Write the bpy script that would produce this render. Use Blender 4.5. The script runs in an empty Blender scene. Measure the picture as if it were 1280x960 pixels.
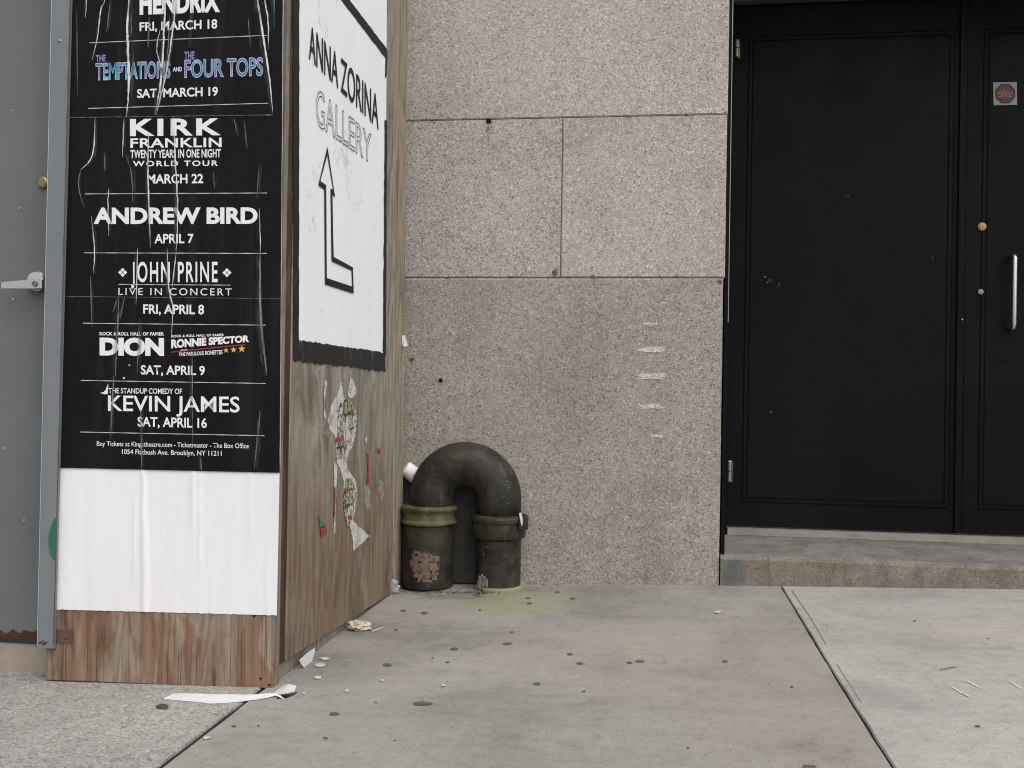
import bpy, bmesh, math, random
from mathutils import Vector, Matrix, noise
random.seed(7)
SC = bpy.context.scene
COL = SC.collection

# ------------------------------------------------------------------ camera, sky, sun, exposure
CAM_POS = Vector((0, 0, 0.75))
FOCAL = 1150.0                                   # in pixels of the 1280 wide photograph
YAW, PITCH, ROLL = [math.radians(a) for a in (7.31, 0.33, 0.925)]
_f = Vector((-math.sin(YAW), math.cos(YAW), 0)); _r = Vector((math.cos(YAW), math.sin(YAW), 0)); _u = Vector((0, 0, 1))
_f2 = _f*math.cos(PITCH) + _u*math.sin(PITCH); _u2 = _u*math.cos(PITCH) - _f*math.sin(PITCH)
CR = _r*math.cos(ROLL) + _u2*math.sin(ROLL); CU = _u2*math.cos(ROLL) - _r*math.sin(ROLL); CF = _f2
cam = bpy.data.cameras.new('camera'); co = bpy.data.objects.new('camera', cam); COL.objects.link(co)
cam.sensor_width = 36; cam.lens = FOCAL/1280*36; cam.clip_start = 0.05; cam.clip_end = 500
co.matrix_world = Matrix((( CR.x, CU.x, -CF.x, CAM_POS.x), (CR.y, CU.y, -CF.y, CAM_POS.y), (CR.z, CU.z, -CF.z, CAM_POS.z), (0, 0, 0, 1)))
SC.camera = co

SUN_EL, SUN_ROT = math.radians(53), math.radians(138)
w = bpy.data.worlds.new('World'); SC.world = w; w.use_nodes = True
wn = w.node_tree; bg = wn.nodes['Background']
sky = wn.nodes.new('ShaderNodeTexSky'); sky.sky_type = 'NISHITA'; sky.sun_disc = False
sky.sun_elevation = SUN_EL; sky.sun_rotation = SUN_ROT; sky.air_density = 1.0; sky.dust_density = 3.0
hs = wn.nodes.new('ShaderNodeHueSaturation'); hs.inputs['Saturation'].default_value = 0.22
wn.links.new(sky.outputs[0], hs.inputs['Color']); wn.links.new(hs.outputs[0], bg.inputs['Color'])
bg.inputs['Strength'].default_value = 0.12
sl = bpy.data.lights.new('sun', 'SUN'); sl.energy = 1.0; sl.angle = math.radians(70); sl.color = (1, .97, .93)
so = bpy.data.objects.new('sun', sl); COL.objects.link(so)
sd = Vector((math.sin(SUN_ROT)*math.cos(SUN_EL), math.cos(SUN_ROT)*math.cos(SUN_EL), math.sin(SUN_EL)))
so.rotation_euler = sd.to_track_quat('Z', 'Y').to_euler(); so.location = sd*20
SC.view_settings.view_transform = 'Standard'; SC.view_settings.look = 'None'
SC.view_settings.gamma = 1; SC.view_settings.use_curve_mapping = False
SC.view_settings.exposure = 0.66
SC.cycles.filter_width = 1.1

# ------------------------------------------------------------------ surveying helpers: photograph pixel -> point on a real plane
def ray(px, py): return CR*((px-640)/FOCAL) - CU*((py-480)/FOCAL) + CF
def atY(px, py, Y): d = ray(px, py); return CAM_POS + d*((Y-CAM_POS.y)/d.y)
def atX(px, py, X): d = ray(px, py); return CAM_POS + d*((X-CAM_POS.x)/d.x)
def gz(x, y): return 0.030*x - 0.016*(y-3.574) + 0.008
def atG(px, py, lift=0.0):
    d = ray(px, py); n = Vector((-0.030, 0.016, 1.0)); c = 0.008 + 0.016*3.574 + lift
    t = (c - n.dot(CAM_POS))/n.dot(d); return CAM_POS + d*t
WY = 3.574; FY = 2.181; BX = -0.862; DY = 4.10
def front(off): return lambda px, py: atY(px, py, FY-off)
def side(off): return lambda px, py: atX(px, py, BX+off)
def wallp(off): return lambda px, py: atY(px, py, WY-off)
def doorp(off): return lambda px, py: atY(px, py, DY-off)
def groundp(off): return lambda px, py: atG(px, py, off)

# ------------------------------------------------------------------ mesh + object helpers
def world_base(o):
    v = Vector((0, 0, 0))
    while o: v = v + o.location; o = o.parent
    return v
def obj(name, src, m, parent=None, loc=None, smooth=False):
    """src: bmesh or mesh in world coordinates -> ONE object whose origin is its thing's base (or loc)."""
    if isinstance(src, bmesh.types.BMesh):
        me = bpy.data.meshes.new(name); src.normal_update(); src.to_mesh(me); src.free()
    else: me = src
    me.name = name
    base = world_base(parent) if parent else Vector(loc or (0, 0, 0))
    me.transform(Matrix.Translation(-base))
    me.materials.clear(); me.materials.append(m)
    if smooth:
        for p in me.polygons: p.use_smooth = True
    o = bpy.data.objects.new(name, me); COL.objects.link(o)
    if parent: o.parent = parent
    else: o.location = base
    return o
def tag(o, label=None, cat=None, group=None, kind=None):
    if label: o['label'] = label
    if cat: o['category'] = cat
    if group: o['group'] = group
    if kind: o['kind'] = kind
    return o
def thing(name, loc, label, cat, group=None):
    o = bpy.data.objects.new(name, None); COL.objects.link(o); o.location = loc; o.empty_display_size = .1
    return tag(o, label, cat, group)
def bm_new(): return bmesh.new()
def bevel(bm, w, seg=2, ang=30):
    es = [e for e in bm.edges if len(e.link_faces) == 2 and e.calc_face_angle(0) > math.radians(ang)]
    bmesh.ops.bevel(bm, geom=es, offset=w, segments=seg, affect='EDGES', profile=.5)
def add_box(bm, lo, hi, bev=0):
    b = bm if not bev else bm_new()
    x0, y0, z0 = lo; x1, y1, z1 = hi
    v = [b.verts.new(p) for p in ((x0,y0,z0),(x1,y0,z0),(x1,y1,z0),(x0,y1,z0),(x0,y0,z1),(x1,y0,z1),(x1,y1,z1),(x0,y1,z1))]
    for f in ((0,3,2,1),(4,5,6,7),(0,1,5,4),(1,2,6,5),(2,3,7,6),(3,0,4,7)): b.faces.new([v[i] for i in f])
    if bev:
        bevel(b, bev); me = bpy.data.meshes.new('t'); b.to_mesh(me); b.free(); bm.from_mesh(me); bpy.data.meshes.remove(me)
    return bm
def add_prism(bm, pts, ext):
    """closed prism: polygon pts (world) extruded by the vector ext"""
    a = [bm.verts.new(p) for p in pts]; e = Vector(ext); b = [bm.verts.new(Vector(p)+e) for p in pts]
    n = len(a); bm.faces.new(a); bm.faces.new(b[::-1])
    for i in range(n): bm.faces.new((a[i], b[i], b[(i+1) % n], a[(i+1) % n]))
    bmesh.ops.recalc_face_normals(bm, faces=bm.faces[:]); return bm
def add_lathe(bm, prof, origin=(0,0,0), axis='Z', seg=48):
    o = Vector(origin); rings = []
    for r, h in prof:
        ring = []
        for k in range(seg):
            a = 2*math.pi*k/seg; c, s = r*math.cos(a), r*math.sin(a)
            p = {'Z': (c, s, h), 'Y': (c, h, s), 'X': (h, c, s)}[axis]
            ring.append(bm.verts.new(o+Vector(p)))
        rings.append(ring)
    for i in range(len(rings)-1):
        for k in range(seg): bm.faces.new((rings[i][k], rings[i][(k+1)%seg], rings[i+1][(k+1)%seg], rings[i+1][k]))
    bm.faces.new(rings[0][::-1]); bm.faces.new(rings[-1])
    bmesh.ops.recalc_face_normals(bm, faces=bm.faces[:]); return bm
def add_tube(bm, pts, rad, seg=20, cap=True, jit=None):
    pts = [Vector(p) for p in pts]; rings = []
    up = None
    for i, p in enumerate(pts):
        t = (pts[min(i+1, len(pts)-1)] - pts[max(i-1, 0)]).normalized()
        if up is None:
            up = t.orthogonal().normalized()
        up = (up - t*up.dot(t)).normalized(); bi = t.cross(up)
        r = rad[i] if isinstance(rad, (list, tuple)) else rad
        ring = []
        for k in range(seg):
            a = 2*math.pi*k/seg; q = p + (up*math.cos(a) + bi*math.sin(a))*r
            ring.append(bm.verts.new(q))
        rings.append(ring)
    for i in range(len(rings)-1):
        for k in range(seg): bm.faces.new((rings[i][k], rings[i][(k+1)%seg], rings[i+1][(k+1)%seg], rings[i+1][k]))
    if cap: bm.faces.new(rings[0][::-1]); bm.faces.new(rings[-1])
    bmesh.ops.recalc_face_normals(bm, faces=bm.faces[:]); return bm
def poly(bm, pix, fn):
    f = bm.faces.new([bm.verts.new(fn(*p)) for p in pix]); bmesh.ops.triangulate(bm, faces=[f]) if len(pix) > 4 else None
    return bm
def smooth_path(pts, n=8):
    out = []
    P = [pts[0]] + list(pts) + [pts[-1]]
    for i in range(1, len(P)-2):
        for k in range(n):
            t = k/n; a, b, c, d = P[i-1], P[i], P[i+1], P[i+2]
            out.append(tuple(.5*((2*b[j]) + (-a[j]+c[j])*t + (2*a[j]-5*b[j]+4*c[j]-d[j])*t*t + (-a[j]+3*b[j]-3*c[j]+d[j])*t**3) for j in (0, 1)))
    out.append(tuple(pts[-1])); return out
def ribbon(bm, pts, wid, fn, closed=False, jag=0.0, inner=False):
    """flat strip along pts (survey units) of width wid (number or list) on the surface fn"""
    n = len(pts); L = []; R = []
    for i, p in enumerate(pts):
        a = pts[(i-1) % n] if (closed or i) else p; b = pts[(i+1) % n] if (closed or i < n-1) else p
        def nrm(u, v):
            dx, dy = v[0]-u[0], v[1]-u[1]; l = math.hypot(dx, dy) or 1; return (-dy/l, dx/l)
        n1 = nrm(a, p) if a != p else nrm(p, b); n2 = nrm(p, b) if b != p else n1
        mx, my = n1[0]+n2[0], n1[1]+n2[1]; q = mx*mx+my*my
        s = 2/max(q, .6); mx, my = mx*s, my*s
        wd = (wid[i] if isinstance(wid, (list, tuple)) else wid)/2
        j1, j2 = 1+random.uniform(-jag, jag), 1+random.uniform(-jag, jag)
        L.append(bm.verts.new(fn(p[0]+mx*wd*j1, p[1]+my*wd*j1))); R.append(bm.verts.new(fn(p[0]-mx*wd*j2, p[1]-my*wd*j2)))
    for i in range(n if closed else n-1):
        k = (i+1) % n; bm.faces.new((L[i], L[k], R[k], R[i]))
    return bm
def blob(bm, cx, cy, rx, ry, fn, seg=16, rough=.18, thick=None):
    ph = random.uniform(0, 50); pts = []
    for k in range(seg):
        a = 2*math.pi*k/seg; q = 1 + rough*2*noise.noise(Vector((math.cos(a)*1.3+ph, math.sin(a)*1.3, ph)))
        pts.append((cx+rx*q*math.cos(a), cy+ry*q*math.sin(a)))
    c = bm.verts.new(fn(cx, cy)); v = [bm.verts.new(fn(*p)) for p in pts]
    for k in range(seg): bm.faces.new((c, v[k], v[(k+1) % seg]))
    return bm

# ---- lettering
_tc = {}
def text_mesh(s, bold=0.0, space=1.0):
    cu = bpy.data.curves.new('t', 'FONT'); cu.body = s; cu.offset = bold; cu.space_character = space; cu.resolution_u = 4
    o = bpy.data.objects.new('t', cu); COL.objects.link(o)
    dg = bpy.context.evaluated_depsgraph_get(); dg.update()
    me = bpy.data.meshes.new_from_object(o.evaluated_get(dg)); bpy.data.objects.remove(o); bpy.data.curves.remove(cu)
    return me
def cap_height(bold):
    if bold not in _tc: me = text_mesh('H', bold); _tc[bold] = (min(v.co.y for v in me.vertices), max(v.co.y for v in me.vertices))
    return _tc[bold]
def quad_map(q, fn, x0, x1, y0, y1):
    xa, ba, ta, xb, bb, tb = q                      # left x, baseline, top; right x, baseline, top
    def f(x, y):
        s = (x-x0)/(x1-x0); t = (y-y0)/(y1-y0)
        px = xa+(xb-xa)*s; lo = ba+(bb-ba)*s; hi = ta+(tb-ta)*s
        return fn(px, lo+(hi-lo)*t)
    return f
def text_on(s, q, fn, bold=0.0, space=1.0, fnx=None):
    me = text_mesh(s, bold, space); y0, y1 = cap_height(bold)
    xs = [v.co.x for v in me.vertices]; f = quad_map(q, fnx or fn, min(xs), max(xs), y0, y1)
    for v in me.vertices: v.co = f(v.co.x, v.co.y)
    return me
def text_outline(s, q, fn, width, bold=0.0, space=1.0):
    """strip of given width just inside every outline of the letters"""
    me = text_mesh(s, bold, space); y0, y1 = cap_height(bold)
    xs = [v.co.x for v in me.vertices]; f = quad_map(q, fn, min(xs), max(xs), y0, y1)
    b = bm_new(); b.from_mesh(me); bpy.data.meshes.remove(me)
    bmesh.ops.remove_doubles(b, verts=b.verts[:], dist=1e-5)
    nxt = {}; co_ = {v.index: (v.co.x, v.co.y) for v in b.verts}
    for fc in b.faces:
        if fc.normal.z < 0: fc.normal_flip()
    for e in b.edges:
        if len(e.link_loops) == 1:
            lp = e.link_loops[0]; nxt[lp.vert.index] = lp.link_loop_next.vert.index
    b.free(); out = bm_new(); seen = set()
    for st in list(nxt):
        if st in seen: continue
        loop = []; i = st
        while i not in seen and i in nxt: seen.add(i); loop.append(co_[i]); i = nxt[i]
        n = len(loop)
        if n < 3: continue
        A = []; B = []
        for k in range(n):
            a, p, c = loop[k-1], loop[k], loop[(k+1) % n]
            d1 = Vector((p[0]-a[0], p[1]-a[1])); d2 = Vector((c[0]-p[0], c[1]-p[1]))
            if d1.length < 1e-7 or d2.length < 1e-7: nn = Vector((0, 0))
            else:
                d1.normalize(); d2.normalize(); m = Vector((-d1.y-d2.y, d1.x+d2.x)); nn = m*(2/max(m.length_squared, .7))*.5*2*.5*2/2
            A.append(out.verts.new(f(*p))); B.append(out.verts.new(f(p[0]+nn.x*width, p[1]+nn.y*width)))
        for k in range(n):
            j = (k+1) % n; out.faces.new((A[k], A[j], B[j], B[k]))
    return out

# ------------------------------------------------------------------ material helpers
class M:
    def __init__(s, name, rough=.8, spec=.3, metal=0.0):
        s.m = bpy.data.materials.new(name); s.m.use_nodes = True; s.nt = s.m.node_tree
        s.b = s.nt.nodes['Principled BSDF']; s.out = s.nt.nodes['Material Output']
        s.b.inputs['Roughness'].default_value = rough; s.b.inputs['Specular IOR Level'].default_value = spec
        s.b.inputs['Metallic'].default_value = metal
        s.tc = s.nt.nodes.new('ShaderNodeTexCoord'); s.P = s.tc.outputs['Object']
    def lk(s, a, sock):
        if hasattr(a, 'is_output') or isinstance(a, bpy.types.NodeSocket): s.nt.links.new(a, sock)
        else:
            try: sock.default_value = a
            except Exception: sock.default_value = (*a, 1.0)
    def map(s, scale=(1,1,1), loc=(0,0,0), rot=(0,0,0), v=None):
        n = s.nt.nodes.new('ShaderNodeMapping'); n.inputs['Scale'].default_value = scale; n.inputs['Location'].default_value = loc
        n.inputs['Rotation'].default_value = rot; s.lk(v or s.P, n.inputs['Vector']); return n.outputs[0]
    def noise(s, scale, detail=4, rough=.55, v=None, dist=0.0, color=False):
        n = s.nt.nodes.new('ShaderNodeTexNoise'); s.lk(v or s.P, n.inputs['Vector'])
        n.inputs['Scale'].default_value = scale; n.inputs['Detail'].default_value = detail; n.inputs['Roughness'].default_value = rough
        n.inputs['Distortion'].default_value = dist; return n.outputs['Color' if color else 'Fac']
    def vor(s, scale, v=None, out='Color', feature='F1', rand=1.0):
        n = s.nt.nodes.new('ShaderNodeTexVoronoi'); n.feature = feature; s.lk(v or s.P, n.inputs['Vector'])
        n.inputs['Scale'].default_value = scale; n.inputs['Randomness'].default_value = rand; return n.outputs[out]
    def wave(s, scale, v=None, dist=0, detail=2, dscale=1, direction='X'):
        n = s.nt.nodes.new('ShaderNodeTexWave'); n.bands_direction = direction; s.lk(v or s.P, n.inputs['Vector'])
        n.inputs['Scale'].default_value = scale; n.inputs['Distortion'].default_value = dist
        n.inputs['Detail'].default_value = detail; n.inputs['Detail Scale'].default_value = dscale; return n.outputs['Fac']
    def ramp(s, fac, stops, mode='LINEAR'):
        n = s.nt.nodes.new('ShaderNodeValToRGB'); n.color_ramp.interpolation = mode; e = n.color_ramp.elements
        while len(e) < len(stops): e.new(.5)
        for k, (p, c) in enumerate(stops):
            e[k].position = p; e[k].color = (c, c, c, 1) if isinstance(c, (int, float)) else (*c, 1)
        s.lk(fac, n.inputs[0]); return n.outputs[0]
    def mix(s, fac, a, b, mode='MIX'):
        n = s.nt.nodes.new('ShaderNodeMix'); n.data_type = 'RGBA'; n.blend_type = mode; n.clamp_factor = True
        s.lk(fac, n.inputs[0]); s.lk(a, n.inputs[6]); s.lk(b, n.inputs[7]); return n.outputs[2]
    def math(s, op, a, b=0.0, clamp=False):
        n = s.nt.nodes.new('ShaderNodeMath'); n.operation = op; n.use_clamp = clamp; s.lk(a, n.inputs[0]); s.lk(b, n.inputs[1]); return n.outputs[0]
    def sep(s, v=None):
        n = s.nt.nodes.new('ShaderNodeSeparateXYZ'); s.lk(v or s.P, n.inputs[0]); return n.outputs
    def spot(s, c, r, soft=1.0):
        """1 at point c (object coords) falling to 0 at distance r"""
        n = s.nt.nodes.new('ShaderNodeVectorMath'); n.operation = 'DISTANCE'; s.lk(s.P, n.inputs[0]); n.inputs[1].default_value = c
        k = s.nt.nodes.new('ShaderNodeMapRange'); k.inputs[1].default_value = r*(1-soft); k.inputs[2].default_value = r
        k.inputs[3].default_value = 1; k.inputs[4].default_value = 0; s.lk(n.outputs['Value'], k.inputs[0]); return k.outputs[0]
    def rand(s):
        return s.nt.nodes.new('ShaderNodeObjectInfo').outputs['Random']
    def color(s, c): s.lk(c, s.b.inputs['Base Color']); return s
    def rough(s, c): s.lk(c, s.b.inputs['Roughness']); return s
    def bump(s, h, strength=.3, dist=.002):
        n = s.nt.nodes.new('ShaderNodeBump'); n.inputs['Strength'].default_value = strength; n.inputs['Distance'].default_value = dist
        s.lk(h, n.inputs['Height'])
        p = s.b.inputs['Normal']
        if p.is_linked: s.nt.links.new(p.links[0].from_socket, n.inputs['Normal'])
        s.nt.links.new(n.outputs[0], p); return s
    def alpha(s, a):
        s.lk(a, s.b.inputs['Alpha']); return s
def plain(name, c, rough=.7, spec=.3, metal=0.0, var=.12, scale=30, bump=0):
    m = M(name, rough, spec, metal); n = m.noise(scale, 5, .6)
    m.color(m.mix(n, [x*(1-var) for x in c], [min(1, x*(1+var)) for x in c]))
    if bump: m.bump(m.noise(scale*3, 4), bump, .002)
    return m.m

def granite(name, base, dirt=.3, specks=1.0, warm=0.0):
    m = M(name, .78, .25)
    v = m.map(loc=(random.uniform(0, 9), random.uniform(0, 9), random.uniform(0, 9)))
    wv = m.mix(.012, v, m.noise(90, 2, v=v, color=True), 'ADD')
    cell = m.sep(m.vor(265, wv))[0]
    k = base
    dark, mid, lite, pale = [k[i]*.40 for i in range(3)], [k[i]*.92 for i in range(3)], [k[i]*1.10 for i in range(3)], [min(1, k[i]*1.62) for i in range(3)]
    c = m.ramp(cell, [(0, dark), (.055*specks, dark), (.12*specks, [x*.80 for x in k]), (.28, mid), (.62, lite), (.84, lite), (.95, pale)])
    fine = m.noise(380, 3, .6, v)
    c = m.mix(.8, c, m.ramp(fine, [(.3, .64), (.5, 1.0), (.7, 1.30)]), 'MULTIPLY')
    cl = m.noise(34, 5, .7, v)                                   # clusters of darker mica
    c = m.mix(.6, c, m.ramp(cl, [(.34, .70), (.46, .98), (.68, 1.10)]), 'MULTIPLY')
    big = m.noise(2.3, 5, .6, v, .6)
    c = m.mix(dirt, c, m.ramp(big, [(.3, (.55, .52, .47)), (.5, (.92, .9, .86)), (.68, (1.12, 1.1, 1.08))]), 'MULTIPLY')
    st = m.noise(1, 5, .62, m.map((7, 7, .9), (3, 1, 2), v=v))    # long rain streaks
    c = m.mix(dirt*.8, c, m.ramp(st, [(.32, .66), (.52, 1.0), (1, 1.04)]), 'MULTIPLY')
    if warm: c = m.mix(m.math('MULTIPLY', m.ramp(m.noise(3.1, 4, .6, v), [(.45, 0), (.62, 1)]), warm), c, (.42, .34, .24))
    m.color(c); m.bump(m.noise(300, 4, .7, v), .35, .0015); m.bump(cl, .12, .004)
    return m

def plywood(name, warm, grey, horiz, dark=(.06, .045, .035), bottom=None):
    """weathered ply, grain runs up; horiz = index of the across axis"""
    m = M(name, .86, .2)
    sc = [1, 1, 1]
    def st(a, z): q = [1, 1, 1]; q[horiz] = a; q[1-horiz] = a; q[2] = z; return tuple(q)
    v2 = m.mix(.22, m.P, m.noise(3.0, 3, .5, m.map(st(2.5, 1.2)), color=True), 'ADD')
    patch = m.noise(1, 4, .6, m.map(st(17, .75), (3, 4, 4), v=v2), .5)
    c = m.mix(m.ramp(patch, [(.40, 0), (.56, 1)]), grey, warm)
    fig = m.noise(1, 2, .45, m.map(st(5.5, .75), (2, 9, 1)), .5)            # nested growth-ring figures
    rings = m.math('SINE', m.math('MULTIPLY', fig, 95.0))
    c = m.mix(.55, c, m.ramp(m.math('ADD', m.math('MULTIPLY', rings, .5), .5), [(0, .64), (.4, .98), (1, 1.16)]), 'MULTIPLY')
    fine = m.noise(1, 5, .65, m.map(st(130, 3.5)))
    c = m.mix(.75, c, m.ramp(fine, [(.25, .70), (.5, 1.0), (.75, 1.18)]), 'MULTIPLY')
    blot = m.noise(1, 6, .68, m.map(st(8, 3.2), (1, 7, 3)), .6)
    c = m.mix(.7, c, m.ramp(blot, [(.30, .42), (.45, .95), (.7, 1.18)]), 'MULTIPLY')
    crack = m.noise(1, 1, .4, m.map(st(34, .12), (9, 2, 5)))
    cm = m.math('MULTIPLY', m.ramp(m.math('ABSOLUTE', m.math('SUBTRACT', crack, .5)), [(0, .8), (.005, .6), (.011, 0)]),
                m.ramp(m.noise(1, 2, .5, m.map(st(14, 3.0), (2, 3, 8))), [(.42, 0), (.52, 1)]))
    c = m.mix(cm, c, dark)
    if bottom: c = bottom(m, c)
    m.color(c); m.bump(fine, .35, .002); m.bump(m.math('SUBTRACT', 1.0, cm), .5, .003)
    return m.m

# ------------------------------------------------------------------ materials
MT = {}
# concrete slabs
def concrete(name, base, agg, warm, streak, green=None, contrast=1.0):
    m = M(name, .9, .2)
    c = m.ramp(m.noise(1.7, 6, .62, dist=.5), [(.28, [x*.74 for x in base]), (.5, base), (.72, [x*1.14 for x in base])])
    c = m.mix(.9, c, m.ramp(m.noise(160, 4, .75), [(.25, 1-.34*agg), (.5, 1), (.75, 1+.28*agg)]), 'MULTIPLY')
    c = m.mix(.9, c, m.ramp(m.noise(46, 4, .7), [(.25, 1-.22*agg), (.5, 1), (.75, 1+.16*agg)]), 'MULTIPLY')
    if agg > .9:
        pit = m.sep(m.vor(210))[0]
        c = m.mix(.8, c, m.ramp(pit, [(0, .45), (.10, .62), (.18, 1), (.86, 1.0), (.97, 1.45)]), 'MULTIPLY')
    s1 = m.noise(1, 6, .68, m.map((2.6, 9, 1)), 1.2)                  # trowel smears across
    s2 = m.noise(1, 4, .6, m.map((150, 3.0, 1)))                  # broom lines towards the street
    c = m.mix(streak, c, m.ramp(s1, [(.3, .80), (.5, 1), (.7, 1.08)]), 'MULTIPLY')
    c = m.mix(streak*.5, c, m.ramp(s2, [(.3, .88), (.5, 1), (.7, 1.09)]), 'MULTIPLY')
    d = m.noise(9, 6, .7, dist=1.0)
    c = m.mix(.55*contrast, c, m.ramp(d, [(.30, .62), (.42, .95), (1, 1.02)]), 'MULTIPLY')
    if warm:
        for (pt, r, a) in warm:
            msk = m.math('MULTIPLY', m.spot(pt, r, 1.0), m.ramp(m.noise(7, 7, .75, m.map(loc=(r*7, 2, 1)), .8), [(.36, 0), (.64, a)]))
            c = m.mix(msk, c, (.37, .305, .235))
    if name.startswith('smooth'):  # dark blotches: grime, with contact shade painted in near pipe, wall and plywood
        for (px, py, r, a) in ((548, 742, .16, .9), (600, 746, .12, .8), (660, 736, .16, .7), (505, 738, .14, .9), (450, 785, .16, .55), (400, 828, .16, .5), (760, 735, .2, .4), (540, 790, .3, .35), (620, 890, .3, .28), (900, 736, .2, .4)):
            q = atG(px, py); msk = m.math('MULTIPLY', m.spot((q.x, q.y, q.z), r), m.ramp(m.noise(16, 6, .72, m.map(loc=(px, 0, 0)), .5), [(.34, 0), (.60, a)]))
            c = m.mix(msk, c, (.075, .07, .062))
    c = m.mix(.8, c, m.ramp(m.noise(330, 3, .7), [(.28, .76), (.5, 1), (.72, 1.18)]), 'MULTIPLY')
    sp_ = m.math('MULTIPLY', m.ramp(m.sep(m.vor(120, m.map(loc=(5, 5, 1))))[0], [(.045, 1), (.055, 0)]), m.ramp(m.vor(120, m.map(loc=(5, 5, 1)), 'Distance'), [(.22, .55), (.34, 0)]))
    c = m.mix(sp_, c, (.07, .065, .06))                            # scattered dark pits and specks
    c = m.mix(.6, c, m.ramp(m.noise(24, 6, .75, m.map(loc=(2, 8, 1))), [(.30, .80), (.5, 1), (.7, 1.08)]), 'MULTIPLY')
    hair = m.math('ABSOLUTE', m.math('SUBTRACT', m.noise(1.3, 3, .5, m.map(loc=(len(name), 3, 1)), .3), .5))
    c = m.mix(m.math('MULTIPLY', m.ramp(hair, [(0, .32), (.0016, 0)]), m.ramp(m.noise(3, 3), [(.54, 0), (.62, 1)])), c, (.09, .085, .078))
    if green:
        msk = m.math('MULTIPLY', m.spot(green[0], green[1], 1.0), m.ramp(m.noise(26, 8, .78, dist=.9), [(.36, 0), (.62, 1.0)]))
        c = m.mix(m.math('MULTIPLY', msk, 1.4, True), c, (.225, .25, .115))
    m.color(c); m.bump(m.noise(190, 4, .75), .45*agg+.12, .0016); m.bump(d, .15, .004)
    return m.m
g1 = atG(640, 752); wst = [atG(x, y) for x, y in ((800, 815), (980, 800), (1030, 900))]
MT['slab_mid'] = concrete('smooth_grey_concrete', (.282, .268, .244), .40, [((p.x, p.y, p.z), r, a) for p, r, a in zip(wst, (.5, .38, .45), (.42, .36, .36))], .55, ((g1.x, g1.y, g1.z), .27))
wr = atG(1200, 790)
MT['slab_right'] = concrete('pale_concrete', (.362, .345, .320), .5, [((wr.x, wr.y, wr.z), .35, .2)], .5, None, .8)
MT['slab_left'] = concrete('coarse_concrete', (.308, .295, .272), .95, None, .15, None, .7)
MT['soil'] = plain('joint_dirt', (.03, .027, .023), .95, .1, var=.5, scale=60)
MT['asphalt'] = plain('asphalt', (.05, .05, .052), .9, .2, var=.3, scale=120, bump=.3)
MT['kerb'] = plain('kerb_stone', (.24, .235, .22), .9, .2, var=.2, scale=60, bump=.3)
MT['ground'] = plain('bare_ground', (.09, .085, .08), .95, .1, var=.3, scale=3)
MT['mortar'] = plain('dark_mortar', (.060, .050, .040), .95, .1, var=.5, scale=80)
# granite per course
def granite_low():
    m = granite('granite_base_course', (.292, .268, .238), .36, .9)
    c = m.b.inputs['Base Color'].links[0].from_socket
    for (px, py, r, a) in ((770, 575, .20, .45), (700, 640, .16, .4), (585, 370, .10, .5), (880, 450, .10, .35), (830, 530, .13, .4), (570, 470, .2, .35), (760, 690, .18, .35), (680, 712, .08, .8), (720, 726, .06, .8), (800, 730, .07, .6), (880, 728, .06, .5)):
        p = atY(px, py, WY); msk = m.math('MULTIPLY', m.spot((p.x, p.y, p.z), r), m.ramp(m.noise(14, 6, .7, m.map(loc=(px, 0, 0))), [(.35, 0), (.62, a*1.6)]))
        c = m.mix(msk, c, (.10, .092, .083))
    p = atY(590, 480, WY); c = m.mix(m.math('MULTIPLY', m.spot((p.x, p.y, p.z), .42), .22), c, (.40, .375, .34))
    m.color(c); return m.m
MT['gr_low'] = granite_low()
MT['gr_top'] = granite('granite_pink_grey', (.378, .350, .328), .28, .85, .12).m
MT['gr_midl'] = granite('granite_speckled_grey', (.352, .329, .306), .30, 1.35, 0).m
MT['gr_midr'] = granite('granite_buff', (.366, .340, .312), .28, .7, .12).m
MT['chalk'] = (lambda m: (m.color((.62, .60, .57)), m.alpha(m.math('MULTIPLY', m.ramp(m.noise(150, 5, .75), [(.34, .15), (.55, 1)]), m.ramp(m.noise(1, 3, .6, m.map((18, 1, 120))), [(.34, .35), (.52, 1)]))))[0].m)(M('white_chalk', .95, .1))
MT['stain'] = (lambda m: (m.color((.14, .10, .05)), m.alpha(m.ramp(m.noise(60, 5, .7), [(.40, 0), (.62, .55)])))[0].m)(M('rust_stain', .9, .1))
MT['stain_grey'] = (lambda m: (m.color((.07, .062, .052)), m.alpha(m.ramp(m.noise(150, 4, .7), [(.35, .1), (.6, .8)])))[0].m)(M('dark_stain', .9, .1))
MT['hole'] = plain('hole_dark', (.012, .011, .010), .9, .1)
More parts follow.
